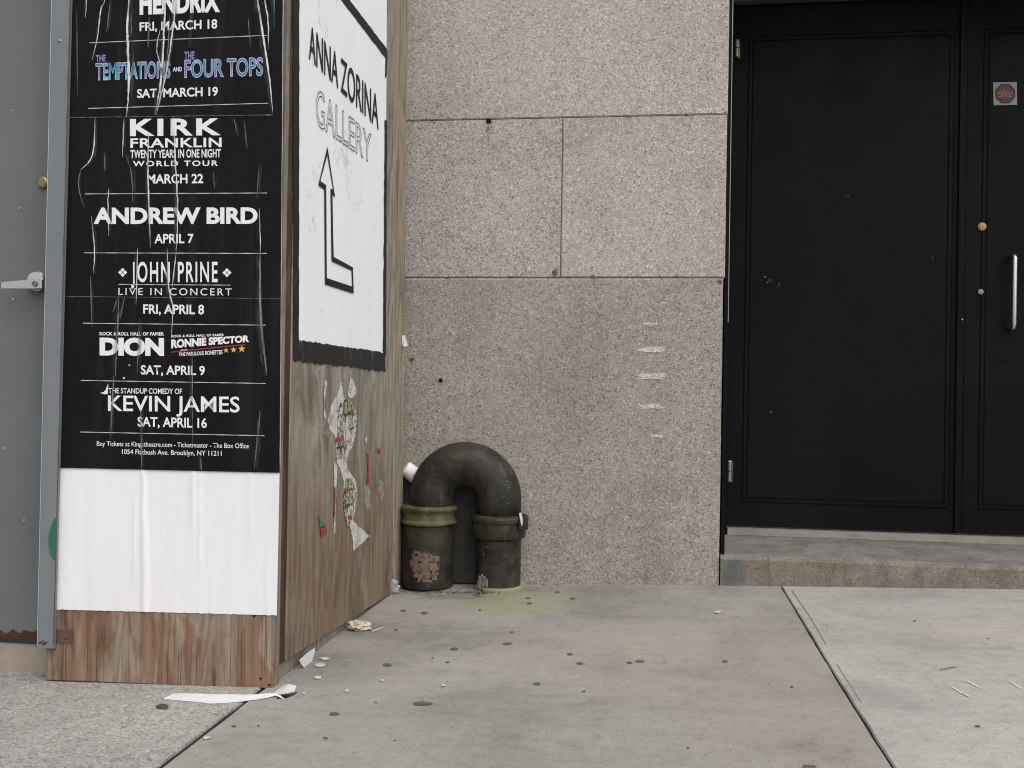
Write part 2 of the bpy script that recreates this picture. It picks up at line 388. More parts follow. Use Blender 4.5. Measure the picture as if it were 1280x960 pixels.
# wood
def side_bottom(m, c):
    p = m.sep()                                            # rain-grey upper part, browner foot, mossy near the wall (weathering edges are noisy)
    h = m.math('ADD', p[2], m.math('MULTIPLY', m.noise(3.0, 5, .65, m.map((1, 5, 1))), .5))
    c = m.mix(m.ramp(h, [(.55, 0), (.90, .82)]), c, m.mix(m.ramp(m.noise(1, 6, .68, m.map((1, 9, 2.2)), 1.8), [(.32, 0), (.66, 1)]), (.10, .093, .072), (.355, .335, .285)))
    ms = m.math('MULTIPLY', m.spot((0, .93, .06), .42), m.ramp(m.noise(8, 5, .7, m.map((1, 3, .7))), [(.34, 0), (.58, .85)]))
    c = m.mix(ms, c, (.058, .060, .028))
    kn = atX(400, 540, BX); kz = (0, kn.y-2.8, kn.z-gz(-1.15, 2.8))     # a knot with pale rays
    n = m.nt.nodes.new('ShaderNodeVectorMath'); n.operation = 'SUBTRACT'; m.lk(m.P, n.inputs[0]); n.inputs[1].default_value = (BX+1.15, kz[1], kz[2])
    q = m.sep(n.outputs[0]); an = m.math('ARCTAN2', q[2], m.math('MULTIPLY', q[1], .6)); dd = m.math('SQRT', m.math('ADD', m.math('POWER', m.math('ABSOLUTE', q[1]), 2.0), m.math('MULTIPLY', m.math('POWER', m.math('ABSOLUTE', q[2]), 2.0), .5)))
    rays = m.math('MULTIPLY', m.ramp(m.math('ABSOLUTE', m.math('SINE', m.math('ADD', m.math('MULTIPLY', an, 3.0), m.math('MULTIPLY', m.noise(9, 3), 5.0)))), [(.72, 0), (.98, .5)]), m.ramp(dd, [(.0, 1), (.13, .0)]))
    c = m.mix(rays, c, (.36, .32, .25))
    for py_, pz_, ry_, a_ in ((395, 640, .10, .7), (430, 560, .16, .55), (470, 600, .14, .5), (385, 480, .12, .5), (440, 720, .14, .5)):
        g_ = atX(py_, pz_, BX); k_ = m.math('MULTIPLY', m.spot((BX+1.15, g_.y-2.8, g_.z-.0), ry_), m.ramp(m.noise(7, 5, .7, m.map((1, 2.5, .8), (ry_*9, 1, a_*7)), 1.0), [(.40, 0), (.60, a_)]))
        c = m.mix(k_, c, (.085, .07, .052))
    return c
MT['ply_front'] = plywood('weathered_ply_brown', (.205, .122, .080), (.26, .205, .155), 0)
MT['ply_side'] = plywood('weathered_ply_grey', (.180, .122, .080), (.20, .166, .125), 1, bottom=side_bottom)
MT['lumber_grey'] = plywood('grey_lumber', (.21, .175, .14), (.20, .185, .16), 1)
MT['lumber_brown'] = plywood('dark_brown_lumber', (.060, .034, .022), (.095, .064, .046), 1)
MT['board_tan'] = plywood('tan_board', (.285, .235, .165), (.24, .215, .175), 1)
# paint on the plywood sign
def signpaint(name, c, wear):
    m = M(name, .6, .2)
    n = m.noise(1, 5, .65, m.map((9, 9, 1.6))); d = m.noise(26, 5, .75)
    k = m.mix(.5, c, m.ramp(n, [(.3, .9), (.55, 1), (1, 1.02)]), 'MULTIPLY')
    k = m.mix(m.ramp(m.math('MULTIPLY', d, m.noise(4, 3)), [(.33, 0), (.40, wear)]), k, (.30, .275, .235))
    m.color(k); m.bump(m.noise(1, 5, .7, m.map((70, 70, 3))), .25, .0012); return m.m
MT['sign_white'] = signpaint('white_sign_paint', (.80, .815, .82), .35)
MT['sign_black'] = signpaint('black_sign_paint', (.015, .015, .0165), .12)
MT['sign_band'] = (lambda m: (m.color(m.mix(m.ramp(m.noise(1, 5, .7, m.map((30, 30, 5))), [(.60, 0), (.72, .8)]), (.014, .014, .015), (.12, .112, .095))), m.bump(m.noise(1, 5, .7, m.map((70, 70, 3))), .3, .0012))[1].m)(M('black_band_paint', .6, .3))
# paper
def poster_black():
    m = M('black_poster_paper', .34, .07)
    c = m.mix(m.ramp(m.noise(1, 5, .65, m.map((26, 26, 1.2))), [(.5, 0), (.75, .6)]), (.0098, .0088, .0095), (.0235, .0218, .0228))  # worn upright streaks, lightened to paint the soft sheen of wrinkled gloss
    m.color(c); m.rough(m.ramp(m.noise(6, 4), [(.3, .26), (.7, .48)]))
    wr = m.noise(1, 4, .55, m.map((16, 16, 1.1)), 1.2); m.bump(wr, .55, .006); m.bump(m.noise(1, 4, .6, m.map((70, 70, 5))), .25, .0015)
    return m.m
MT['poster_black'] = poster_black()
def paper(name, c, stain=.15):
    m = M(name, .62, .3)
    k = m.mix(m.ramp(m.noise(3.4, 5, .6, m.map((1, 1, .6))), [(.45, 0), (.75, stain)]), c, (.62, .59, .52))
    m.color(k); m.bump(m.noise(1, 3, .5, m.map((9, 9, .9)), 1.0), .5, .006); m.bump(m.noise(1, 3, .5, m.map((30, 30, 3)), .6), .25, .002); return m.m
MT['paper_white'] = paper('white_paper', (.755, .75, .76), .3)
MT['paper_litter'] = paper('litter_paper', (.62, .615, .63), .1)
MT['ink_white'] = plain('white_ink', (.74, .73, .74), .5, .3, var=.06, scale=60)
MT['ink_line'] = plain('pale_ink', (.52, .51, .52), .5, .3, var=.15, scale=60)
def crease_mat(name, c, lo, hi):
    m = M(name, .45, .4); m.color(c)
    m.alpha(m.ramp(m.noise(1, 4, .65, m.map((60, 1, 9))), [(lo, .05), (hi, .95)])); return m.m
MT['crease'] = crease_mat('crease_wear_glint', (.66, .65, .64), .28, .50)  # worn ink and fold glints painted in one pale tone
MT['crease_soft'] = (lambda m: (m.color((.075, .073, .076)), m.alpha(m.ramp(m.noise(1, 4, .65, m.map((120, 1, 7))), [(.40, 0), (.68, .6)])))[0].m)(M('soft_crease_sheen', .4, .3))  # grey sheen beside the folds, put into the colour
MT['crease_faint'] = crease_mat('crease_wear_glint_faint', (.24, .235, .24), .34, .62)
def grad_ink():
    m = M('violet_to_cyan_ink', .45, .35)
    z = m.sep()[2]; x = m.sep()[0]
    z0 = atY(225, 99, FY).z - FB_Z; z1 = atY(225, 72, FY).z - FB_Z
    k = m.nt.nodes.new('ShaderNodeMapRange'); m.lk(z, k.inputs[0]); k.inputs[1].default_value = z0; k.inputs[2].default_value = z1
    n = m.math('ADD', k.outputs[0], m.math('MULTIPLY', m.math('SUBTRACT', m.noise(26, 2), .5), 1.1))
    c = m.ramp(n, [(0, (.06, .18, .28)), (.25, (.18, .58, .72)), (.45, (.66, .86, .92)), (.62, (.24, .40, .72)), (.9, (.36, .32, .68))])
    m.color(c); return m.m
FB_Z = 0.0
MT['ink_grad'] = grad_ink()
MT['ink_lav'] = plain('lavender_ink', (.62, .58, .82), .5, .3)
MT['ink_violet'] = plain('violet_ink', (.17, .14, .38), .5, .3)
MT['ink_red'] = plain('red_ink', (.42, .05, .04), .5, .3)
MT['ink_gold'] = plain('gold_ink', (.62, .40, .08), .5, .3)
# metal
def steel_paint():
    m = M('grey_steel_paint', .48, .4)
    c = m.mix(m.noise(4, 5, .6), (.112, .117, .122), (.152, .157, .163))
    c = m.mix(m.ramp(m.noise(34, 5, .75), [(.62, 0), (.72, .55)]), c, (.30, .30, .29))
    m.color(c); m.bump(m.noise(6, 3), .25, .004); m.bump(m.noise(120, 3), .08, .001); return m.m
MT['steel_grey'] = steel_paint()
MT['steel_frame'] = plain('blue_grey_steel', (.165, .180, .188), .5, .4, var=.12, scale=14, bump=.05)
MT['rust_chip'] = (lambda m: (m.color(m.mix(m.noise(40, 5, .7), (.03, .022, .016), (.16, .13, .09))),)[0].m)(M('chipped_rusty_edge', .85, .2))
MT['rust'] = plain('rust', (.075, .032, .018), .9, .2, var=.6, scale=50)
MT['chrome'] = plain('satin_steel', (.66, .65, .63), .28, .5, 1.0, var=.08)
MT['chrome_dark'] = plain('dull_steel', (.30, .295, .29), .45, .5, 1.0, var=.2)
MT['brass'] = plain('brass', (.36, .25, .08), .42, .5, 1.0, var=.25, scale=90)
MT['brass_old'] = plain('tarnished_brass', (.30, .26, .14), .45, .5, .9, var=.3, scale=90)
def iron(name, green=None):
    m = M(name, .48, .27)
    c = m.mix(m.noise(7, 6, .65), (.007, .0065, .0055), (.026, .024, .0205))
    c = m.mix(m.ramp(m.noise(30, 6, .75), [(.54, 0), (.72, .5)]), c, (.062, .054, .043))
    c = m.mix(m.ramp(m.noise(8, 6, .7, m.map(loc=(4, 4, 4)), 1.0), [(.44, 0), (.64, .75)]), c, (.054, .049, .031))
    c = m.mix(m.ramp(m.noise(1, 5, .7, m.map((22, 22, 2.5), (1, 1, 1))), [(.55, 0), (.70, .5)]), c, (.075, .072, .060))
    c = m.mix(m.ramp(m.noise(130, 3, .7), [(.70, 0), (.77, .5)]), c, (.22, .21, .19))
    if green: c = m.mix(m.ramp(m.noise(11, 5, .7), [(.38, .15), (.58, green)]), c, m.mix(m.noise(24, 4), (.058, .062, .026), (.165, .155, .072)))
    m.color(c); m.rough(m.ramp(m.noise(14, 5, .7), [(.3, .34), (.7, .72)])); m.bump(m.noise(90, 4, .7), .3, .002); m.bump(m.noise(12, 3), .2, .006); return m.m
MT['iron'] = iron('cast_iron'); MT['iron_green'] = iron('cast_iron_verdigris', .95)
MT['iron_plate'] = plain('soot_black_plate', (.048, .046, .041), .8, .12, var=.5, scale=20, bump=.2)
def doorblack(name):
    m = M(name, .45, .055)
    c = m.mix(m.noise(3, 5, .6), (.0052, .0050, .0056), (.0082, .0080, .0090))
    c = m.mix(m.ramp(m.noise(70, 5, .8), [(.70, 0), (.76, .35)]), c, (.10, .10, .10))
    c = m.mix(m.ramp(m.noise(1, 4, .6, m.map((2, 2, 12))), [(.55, 0), (.8, .4)]), c, (.015, .015, .017))
    c = m.mix(m.ramp(m.noise(1.6, 6, .7, m.map((1, 1, 1), (3, 1, 2)), .8), [(.48, 0), (.74, .40)]), c, (.013, .0125, .0142))     # rubbed-in dust
    c = m.mix(m.ramp(m.noise(1, 5, .75, m.map((7, 7, 60), (5, 2, 2))), [(.66, 0), (.74, .3)]), c, (.045, .045, .046))
    m.color(c); m.rough(m.ramp(m.noise(5, 5, .6), [(.3, .28), (.7, .6)])); m.bump(m.noise(60, 4), .08, .0015); return m.m
MT['door_black'] = doorblack('black_door_paint')
MT['frame_black'] = plain('black_frame_paint', (.006, .006, .0065), .55, .06, var=.3)
MT['trim_steel'] = plain('worn_steel_trim', (.30, .32, .35), .45, .5, .6, var=.4, scale=12)
MT['lintel'] = plain('dusty_brown_lintel', (.085, .078, .070), .8, .2, var=.3, scale=8)
MT['sill'] = plain('threshold_metal', (.20, .185, .162), .6, .35, .3, var=.35, scale=18, bump=.1)
def stepmat(name, cols):
    m = M(name, .88, .2)
    c = m.ramp(m.noise(7, 6, .68, dist=.6), [(.28, cols[0]), (.5, cols[1]), (.72, cols[2])])
    c = m.mix(.8, c, m.ramp(m.noise(150, 4, .75), [(.28, .7), (.5, 1), (.75, 1.25)]), 'MULTIPLY')
    c = m.mix(.6, c, m.ramp(m.noise(1, 5, .7, m.map((24, 24, 5))), [(.3, .62), (.5, 1), (.7, 1.12)]), 'MULTIPLY')
    c = m.mix(.9, c, m.ramp(m.sep(m.vor(260))[0], [(0, .5), (.08, .6), (.16, 1), (.9, 1), (1, 1.4)]), 'MULTIPLY')
    m.color(c); m.bump(m.noise(120, 4, .7), .5, .002); return m.m
MT['riser'] = stepmat('step_riser_concrete', ((.125, .108, .084), (.185, .162, .130), (.245, .220, .182)))
MT['tread'] = stepmat('step_tread_concrete', ((.122, .112, .100), (.182, .170, .155), (.25, .236, .218)))
MT['blue_stain'] = (lambda m: (m.color((.10, .135, .165)), m.alpha(m.math('MULTIPLY', m.ramp(m.noise(26, 5, .7), [(.36, 0), (.58, .7)]), m.spot((0, 0, 0), .075, .8))))[0].m)(M('blue_grey_smear', .9, .15))
MT['wood_sill'] = plain('stone_sill', (.30, .255, .205), .9, .2, var=.25, scale=22, bump=.3)
MT['gum'] = plain('old_gum', (.098, .092, .083), .75, .3, var=.35, scale=60)
MT['gum_brown'] = plain('brown_leaf', (.09, .055, .035), .85, .2, var=.35, scale=60)
MT['green_paint'] = (lambda m: (m.color(m.mix(m.noise(30, 4), (.018, .105, .066), (.03, .18, .11))),)[0].m)(M('green_paint', .5, .3))
MT['red_scrap'] = plain('red_paper', (.30, .045, .04), .6, .3, var=.35, scale=80)
MT['green_scrap'] = plain('green_paper', (.03, .20, .08), .6, .3, var=.3, scale=80)
def newsprint():
    m = M('printed_sticker_remnant', .6, .3)
    yz = m.sep(); cmb = m.nt.nodes.new('ShaderNodeCombineXYZ'); m.lk(yz[1], cmb.inputs[0]); m.lk(yz[2], cmb.inputs[1]); v = cmb.outputs[0]
    n = m.nt.nodes.new('ShaderNodeTexBrick'); m.lk(m.mix(.05, v, m.noise(14, 4, .7, color=True), 'ADD'), n.inputs['Vector']); n.inputs['Scale'].default_value = 9
    n.inputs['Color1'].default_value = (.26, .235, .11, 1); n.inputs['Color2'].default_value = (.44, .42, .31, 1); n.inputs['Mortar'].default_value = (.03, .03, .03, 1)
    n.inputs['Mortar Size'].default_value = .035; n.inputs['Brick Width'].default_value = .32; n.inputs['Row Height'].default_value = .42
    c = m.mix(m.ramp(m.noise(22, 5, .7), [(.47, 0), (.57, .85)]), n.outputs['Color'], (.56, .55, .53))
    c = m.mix(m.ramp(m.noise(70, 4, .7), [(.50, 0), (.57, .9)]), c, (.045, .045, .04))
    m.color(c); return m.m
MT['newsprint'] = newsprint()
MT['torn_white'] = (lambda m: (m.color(m.mix(m.ramp(m.noise(30, 6, .72), [(.48, 0), (.60, .75)]), (.52, .51, .49), (.22, .20, .17))),)[0].m)(M('torn_paper_backing', .8, .2))
MT['grey_residue'] = (lambda m: (m.color((.40, .375, .34)), m.alpha(m.ramp(m.noise(45, 5, .7), [(.36, .1), (.6, .75)])))[0].m)(M('paste_residue', .9, .1))
MT['tan'] = plain('faded_tan_tile', (.150, .112, .082), .8, .15, var=.4, scale=30)
MT['tile_pale'] = plain('sooty_pale_tile', (.085, .075, .062), .8, .15, var=.8, scale=70)
MT['tile_red'] = plain('faded_red_tile', (.13, .022, .022), .6, .3, var=.35, scale=60)
MT['sticker_grey'] = plain('grey_sticker', (.235, .24, .225), .5, .35, var=.2, scale=60)
MT['sticker_black'] = plain('sticker_black', (.016, .015, .014), .5, .35)
MT['sticker_red'] = plain('sticker_red', (.30, .075, .055), .5, .35, var=.5, scale=200)
MT['cup'] = plain('white_cup', (.72, .71, .69), .5, .35, var=.05)
MT['plastic'] = (lambda m: (m.color(m.mix(m.noise(50, 4), (.12, .115, .11), (.55, .54, .52))), m.alpha(.85))[0].m)(M('crumpled_plastic_film', .25, .6))
MT['wrapper'] = plain('cream_wrapper', (.50, .45, .37), .6, .3, var=.45, scale=50)
MT['rag'] = plain('dirty_rag', (.15, .135, .115), .9, .2, var=.7, scale=50)
MT['twig'] = plain('pale_twig', (.42, .37, .30), .8, .2, var=.2)
MT['grit'] = plain('pale_grit', (.42, .41, .39), .8, .2, var=.4, scale=40)
MT['ink_black'] = plain('black_mark', (.02, .02, .02), .6, .3)

# ================================================================== SETTING: ground, road, kerb, sidewalk slabs
def tri_poly(pts, z=None):
    bm = bm_new(); add_prism(bm, pts, (0, 0, -.1)); return bm
b = bm_new(); add_box(b, (-150, -150, -.75), (150, 150, -.55)); tag(obj('ground', b, MT['ground']), kind='structure')
b = bm_new(); add_box(b, (-60, -16, -.60), (60, -4.2, -.36)); tag(obj('road', b, MT['asphalt']), kind='structure')
b = bm_new(); add_prism(b, [(-6, -4.19, gz(-6, -4.19)-.002), (6, -4.19, gz(6, -4.19)-.002), (6, -4.01, gz(6, -4.01)-.002), (-6, -4.01, gz(-6, -4.01)-.002)], (0, 0, -.6)); bevel(b, .015)
tag(obj('kerb', b, MT['kerb']), kind='structure')
b = bm_new(); add_prism(b, [(-6, -4.0, gz(-6, -4)-.006), (6, -4.0, gz(6, -4)-.006), (6, WY+.6, gz(6, WY+.6)-.006), (-6, WY+.6, gz(-6, WY+.6)-.006)], (0, 0, -.2))
tag(obj('sidewalk_bed', b, MT['soil']), kind='structure')
j1 = [atG(x, y) for x, y in ((199, 962), (252, 918), (296, 883))]; J1X = sum(p.x for p in j1)/3
j2 = [atG(x, y) for x, y in ((978, 735), (1017, 800), (1045, 847), (1080, 902), (1117, 960))]
def gp(x, y): return Vector((x, y, gz(x, y)))
def slab(name, left, right, m):
    """left / right: lists of (x, y) from far to near"""
    pts = [gp(*p) for p in left] + [gp(*p) for p in right[::-1]]
    bm = bm_new(); add_prism(bm, pts, (0, 0, -.06)); 
    bmesh.ops.triangulate(bm, faces=[f for f in bm.faces if len(f.verts) > 4])
    es = [e for e in bm.edges if len(e.link_faces) == 2 and e.calc_face_angle(0) > 1.2 and abs(e.verts[0].co.z-gz(e.verts[0].co.x, e.verts[0].co.y)) < 1e-4 and abs(e.verts[1].co.z-gz(e.verts[1].co.x, e.verts[1].co.y)) < 1e-4]
    bmesh.ops.bevel(bm, geom=es, offset=.0022, segments=2, affect='EDGES')
    return tag(obj(name, bm, m), kind='structure')
yf = WY-.001
jl2 = [(p.x, min(p.y, yf)) for p in j2]; slope = (jl2[-1][0]-jl2[-2][0])/(jl2[-1][1]-jl2[-2][1])
jl2 = [(jl2[0][0]+.001, yf)] + jl2[1:] + [(jl2[-1][0]-slope*0-.05, -4.0)]
dens = []
for a, c in zip(jl2[:-1], jl2[1:]):
    n = max(1, int(abs(a[1]-c[1])/.05)) if a[1] > 1 else 8
    for k in range(n): t = k/n; dens.append((a[0]+(c[0]-a[0])*t, a[1]+(c[1]-a[1])*t))
dens.append(jl2[-1])
def wob(p, s, amp): return (p[0]+amp*noise.noise(Vector((p[1]*9, s, 0)))+.4*amp*noise.noise(Vector((p[1]*37, s, 5))), p[1])
lj = [(J1X, yf-.05*k) for k in range(0, 152)]
S_L = slab('sidewalk_slab', [(-6, yf), (-6, -4)], [wob((p[0]-.007, p[1]), 1, .004) for p in lj], MT['slab_left'])
S_M = slab('sidewalk_slab', [wob((p[0]+.006, p[1]), 2, .003) for p in lj], [wob((p[0]-.0025, p[1]), 3, .004) for p in dens], MT['slab_mid'])
S_R = slab('sidewalk_slab', [wob((p[0]+.0035, p[1]), 4, .003) for p in dens], [(6, yf), (6, -4)], MT['slab_right'])
# tooled edge line beside the right-hand joint (a fine groove, dark with dirt)
b = bm_new(); ribbon(b, [(990, 738), (1012, 770), (1033, 806)], .9, groundp(.001)); ribbon(b, [(1046, 830), (1060, 852), (1076, 877)], .7, groundp(.001)); obj('tooled_groove', b, plain('groove_dirt', (.17, .163, .15), .9, .1), S_R)
# gum, stains and scratches trodden into the slabs
def slab_at(px, py): x = atG(px, py).x; p = atG(px, py); j = min(j2, key=lambda q: abs(q.y-p.y)).x; return S_L if x < J1X else (S_M if x < j else S_R)
for px, py, r in ((712.5, 817.5, 6), (725, 829, 6), (671, 854.5, 7.5), (786.5, 828.5, 5.5), (800, 826.3, 7.5), (906, 826.5, 5.5), (661.5, 754, 5), (660, 747.5, 4), (716, 748, 4.5), (697, 740, 4),
                  (730, 864, 4), (1011, 958, 12), (990, 858.5, 3), (1222, 907.5, 5), (568, 811, 7), (484, 831, 8), (418, 892, 9), (495, 787, 3), (530, 766, 6), (504, 763, 5), (559.5, 827.5, 3.5), (634.5, 804.5, 7.5),
                  (407, 922.5, 5), (292.5, 907.5, 4.5), (493, 925.5, 2.5), (640, 790, 3), (323, 907, 2.5), (541, 822, 2), (470, 878, 2.5), (596, 744, 6), (600, 762, 3), (860, 935, 3), (1143, 776, 2.5), (1235, 798, 2)):
    b = bm_new(); blob(b, px, py, r*.74, r*.20+.32, groundp(.0012), 14, .22); obj('gum_spot', b, MT['gum'], slab_at(px, py))
b = bm_new(); ribbon(b, smooth_path([(512, 884), (522, 879), (531, 875), (541, 873.5)], 4), [1]+[3.2]*4+[6]*4+[7]*3+[4, 1][:1], groundp(.0022), jag=.3) if False else blob(b, 527, 879, 11, 2.2, groundp(.0022), 18, .3); obj('tar_stain', b, MT['gum'], S_M)
b = bm_new()
for (a, c, wd) in (((1208, 850), (1226, 860), 1.6), ((1186, 857), (1214, 872), 1.2), ((1262, 851), (1277, 861), 1.4), ((1236, 846), (1252, 856), .9)):
    ribbon(b, [(a[0]+(c[0]-a[0])*k/6, a[1]+(c[1]-a[1])*k/6+random.uniform(-.7, .7)) for k in range(7)], [wd*.3]+[wd]*5+[wd*.3], groundp(.0024), jag=.5)
obj('scratch', b, MT['chalk'], S_R)

# ================================================================== STONE WALL beside the doorway
wall = thing('stone_wall', (-.26, WY, 0), 'speckled grey granite block wall between the plywood hoarding and the black doors', 'stone wall')
XE = .348
def block(x0, x1, z0, z1, m, proud=0.0):
    bm = bm_new(); add_box(bm, (x0, WY-proud, z0), (x1, WY+.3, z1))
    es = [e for e in bm.edges if all(v.co.y < WY+.1 for v in e.verts)]
    bmesh.ops.subdivide_edges(bm, edges=es, cuts=int((x1-x0)*30) if x1-x0 < 2 else 4)
    bmesh.ops.triangulate(bm, faces=[f for f in bm.faces if len(f.verts) > 4])
    es = [e for e in bm.edges if all(v.co.y < WY-proud+.001 for v in e.verts) and len(e.link_faces) == 2 and e.calc_face_angle(0) > 1]
    for v in {v for e in es for v in e.verts}: v.co += Vector((0, 0, .0009*noise.noise(v.co*14)))+Vector((.0009*noise.noise(v.co*17), 0, 0))
    bmesh.ops.bevel(bm, geom=es, offset=.0028+proud*.75, segments=3, affect='EDGES')
    return obj('stone_block', bm, m, wall)
Z1 = atY(700, 347, WY).z; Z2 = atY(703, 147, WY).z; XV = atY(702, 250, WY).x; g = .0013
block(-1.25, .346, -.15, Z1-g, MT['gr_low'], .009)
block(-1.25, XV-g, Z1+g, Z2-g, MT['gr_midl']); block(XV+g, XE+.004, Z1+g, Z2-g, MT['gr_midr'], .001)
block(-1.25, XE+.006, Z2+g, Z2+.72, MT['gr_top'], .001)
block(-2.75, -1.25-2*g, -.15, Z1-g, MT['gr_low'], .009); block(-2.75, -1.25-2*g, Z1+g, Z2-g, MT['gr_midr']); block(-2.75, -1.25-2*g, Z2+g, Z2+.72, MT['gr_top'])
block(-2.75, 2.6, Z2+.72+2*g, 4.2, MT['gr_top'])
for x0, x1 in ((2.46, 3.7), (3.7+2*g, 5.2)):
    block(x0, x1, -.1, Z1-g, MT['gr_low'], .009); block(x0, x1, Z1+g, Z2-g, MT['gr_midl']); block(x0, x1, Z2+g, Z2+.72, MT['gr_top'])
block(2.6+2*g, 5.2, Z2+.72+2*g, 4.2, MT['gr_top'])
b = bm_new(); add_box(b, (-2.74, WY+.004, -.14), (XE-.006, WY+.29, 4.18)); add_box(b, (2.47, WY+.012, -.1), (5.18, WY+.29, 4.18)); obj('mortar_joint', b, MT['mortar'], wall)
for k, (y, x0, x1, wd, n) in enumerate(((405, 798, 826, 3, 2), (437, 796, 833, 6, 4), (470, 795, 834, 7, 5), (508, 795, 832, 5, 5), (545, 810, 831, 3, 2))):
    b = bm_new()
    for i in range(n):
        yy = y+(i-(n-1)/2)*wd/n*1.05; a0 = x0+random.uniform(0, 6); a1 = x1-random.uniform(0, 6)
        pts = [(a0+(a1-a0)*q/12, yy+1.2*noise.noise(Vector((q*.4, i, k)))+.04*(6-q)*(1 if k % 2 else -.4)) for q in range(13)]
        ribbon(b, pts, [.3]+[wd/n*1.15]*11+[.3], wallp(.0114+.0001*i), jag=.35)
    obj('chalk_mark', b, MT['chalk'], wall)
for px, py, rx, ry in ((740, 344.5, 3, 1.4), (845, 345, 2.6, 1.5), (640, 346, 3.5, 1.3), (694, 340, 4, 4.5), (858, 143.5, 2, 2), (785, 146, 3, 1.3), (560, 347.5, 4, 1.5), (900, 352, 4, 3)):
    b = bm_new(); blob(b, px, py, rx, ry, wallp(.0118 if py > 345.5 else .0035), 12, .4); obj('dirt_spot', b, MT['stain_grey'], wall)
b = bm_new(); blob(b, 611, 151, 3.5, 3, wallp(.003), 12, .2); obj('drill_hole', b, MT['hole'], wall)
b = bm_new(); blob(b, 551, 475.5, 3, 2.6, wallp(.0114), 10, .3); obj('drill_hole', b, MT['hole'], wall)
b = bm_new(); ribbon(b, [(611+random.uniform(-.6, .6), 153+k*3.2) for k in range(9)], [5, 5.5, 5.5, 5, 4.5, 4, 3, 2, .5], wallp(.0028), jag=.3); obj('rust_drip', b, MT['stain'], wall)
b = bm_new(); blob(b, 515, 449, 3, 2.6, wallp(.0120), 12, .4); obj('paint_fleck', b, plain('dull_green', (.07, .10, .075), .8, .2), wall)

# ================================================================== DOOR STEP
X0, X1 = .3505, 2.452
step = thing('door_step', ((X0+X1)/2, WY, .03), 'worn concrete step below the black double doors', 'step')
b = bm_new(); ns = 42; zt = .1355
prof = []
for k in range(ns+1):
    x = X0+(X1-X0)*k/ns; n1 = noise.noise(Vector((x*6, 0, 1)))*.004+noise.noise(Vector((x*23, 0, 1)))*.0025
    prof.append([Vector((x, WY-.006+n1*.6, -.05)), Vector((x, WY-.008+n1*.8, zt-.016+n1)), Vector((x, WY-.003+n1, zt-.005+n1)), Vector((x, WY+.014+n1, zt)), Vector((x, DY+.12, zt))])
V = [[b.verts.new(p) for p in r] for r in prof]
for k in range(ns):
    for i in range(2): b.faces.new((V[k][i], V[k+1][i], V[k+1][i+1], V[k][i+1]))
obj('riser', b, MT['riser'], step)
b = bm_new(); V = [[b.verts.new(p) for p in r[2:]] for r in prof]
for k in range(ns):
    for i in range(2): b.faces.new((V[k][i], V[k+1][i], V[k+1][i+1], V[k][i+1]))
obj('tread', b, MT['tread'], step)
b = bm_new(); add_box(b, (X0+.002, WY+.006, -.05), (X1-.002, DY+.119, zt-.02)); obj('step_core', b, MT['riser'], step)
b = bm_new(); c = atY(917, 714, WY-.0145)
for i in range(6):
    for k in range(6):
        q = .016
        b.faces.new([b.verts.new((c.x+(i-3+a)*q, WY-.0145, c.z+(k-3+e)*q)) for a, e in ((0, 0), (1, 0), (1, 1), (0, 1))])
st = obj('paint_stain', b, MT['blue_stain'], step); st.data.transform(Matrix.Translation(-(c-step.location))); st.location = c-step.location

# ================================================================== BLACK DOUBLE DOOR
door = thing('double_door', (1.40, DY, zt), 'black metal double doors with recessed panels, steel pull bar and square sticker', 'door')
zb, zh = .172, 2.436; xL, xS, xR = .428, 1.396, 2.37
b = bm_new(); add_box(b, (.352, DY-.03, zt+.001), (xL-.004, DY+.12, 2.6), .003); add_box(b, (xR+.004, DY-.03, zt+.001), (2.456, DY+.12, 2.6), .003)
add_box(b, (xL-.003, DY-.012, zh+.006), (xR+.003, DY+.12, 2.6), .003); fr = obj('door_frame', b, MT['frame_black'], door)
b = bm_new(); add_box(b, (xL-.02, DY-.05, zh+.004), (xR+.02, DY-.0125, zh+.05), .003); obj('head_trim', b, MT['lintel'], door)
b = bm_new(); add_box(b, (.3525, WY+.004, .1375), (.366, WY+.26, 2.6), .001); obj('jamb_channel', b, MT['frame_black'], door)
b = bm_new(); add_box(b, (.3665, WY+.02, 1.02), (.3700, WY+.05, 2.6)); obj('jamb_edge', b, MT['trim_steel'], door)
b = bm_new(); add_prism(b, [(.4285, DY-.030, zt-.004), (.4285, DY-.022, zb-.006), (.4285, DY+.05, zb-.005), (.4285, DY+.05, zt-.004)], (xR-.4285-.0005, 0, 0)); obj('threshold', b, MT['sill'], door)
b = bm_new(); ribbon(b, [(.45+.06*k, DY-.0345+.0012*noise.noise(Vector((k*.9, 1, 1)))) for k in range(32)], [.0035+.003*abs(noise.noise(Vector((k*.7, 4, 1)))) for k in range(32)], lambda x, y: Vector((x, y, zt+.0016))); obj('shadow_seam', b, MT['hole'], door)  # thin dark strip painting the shadow line below the threshold
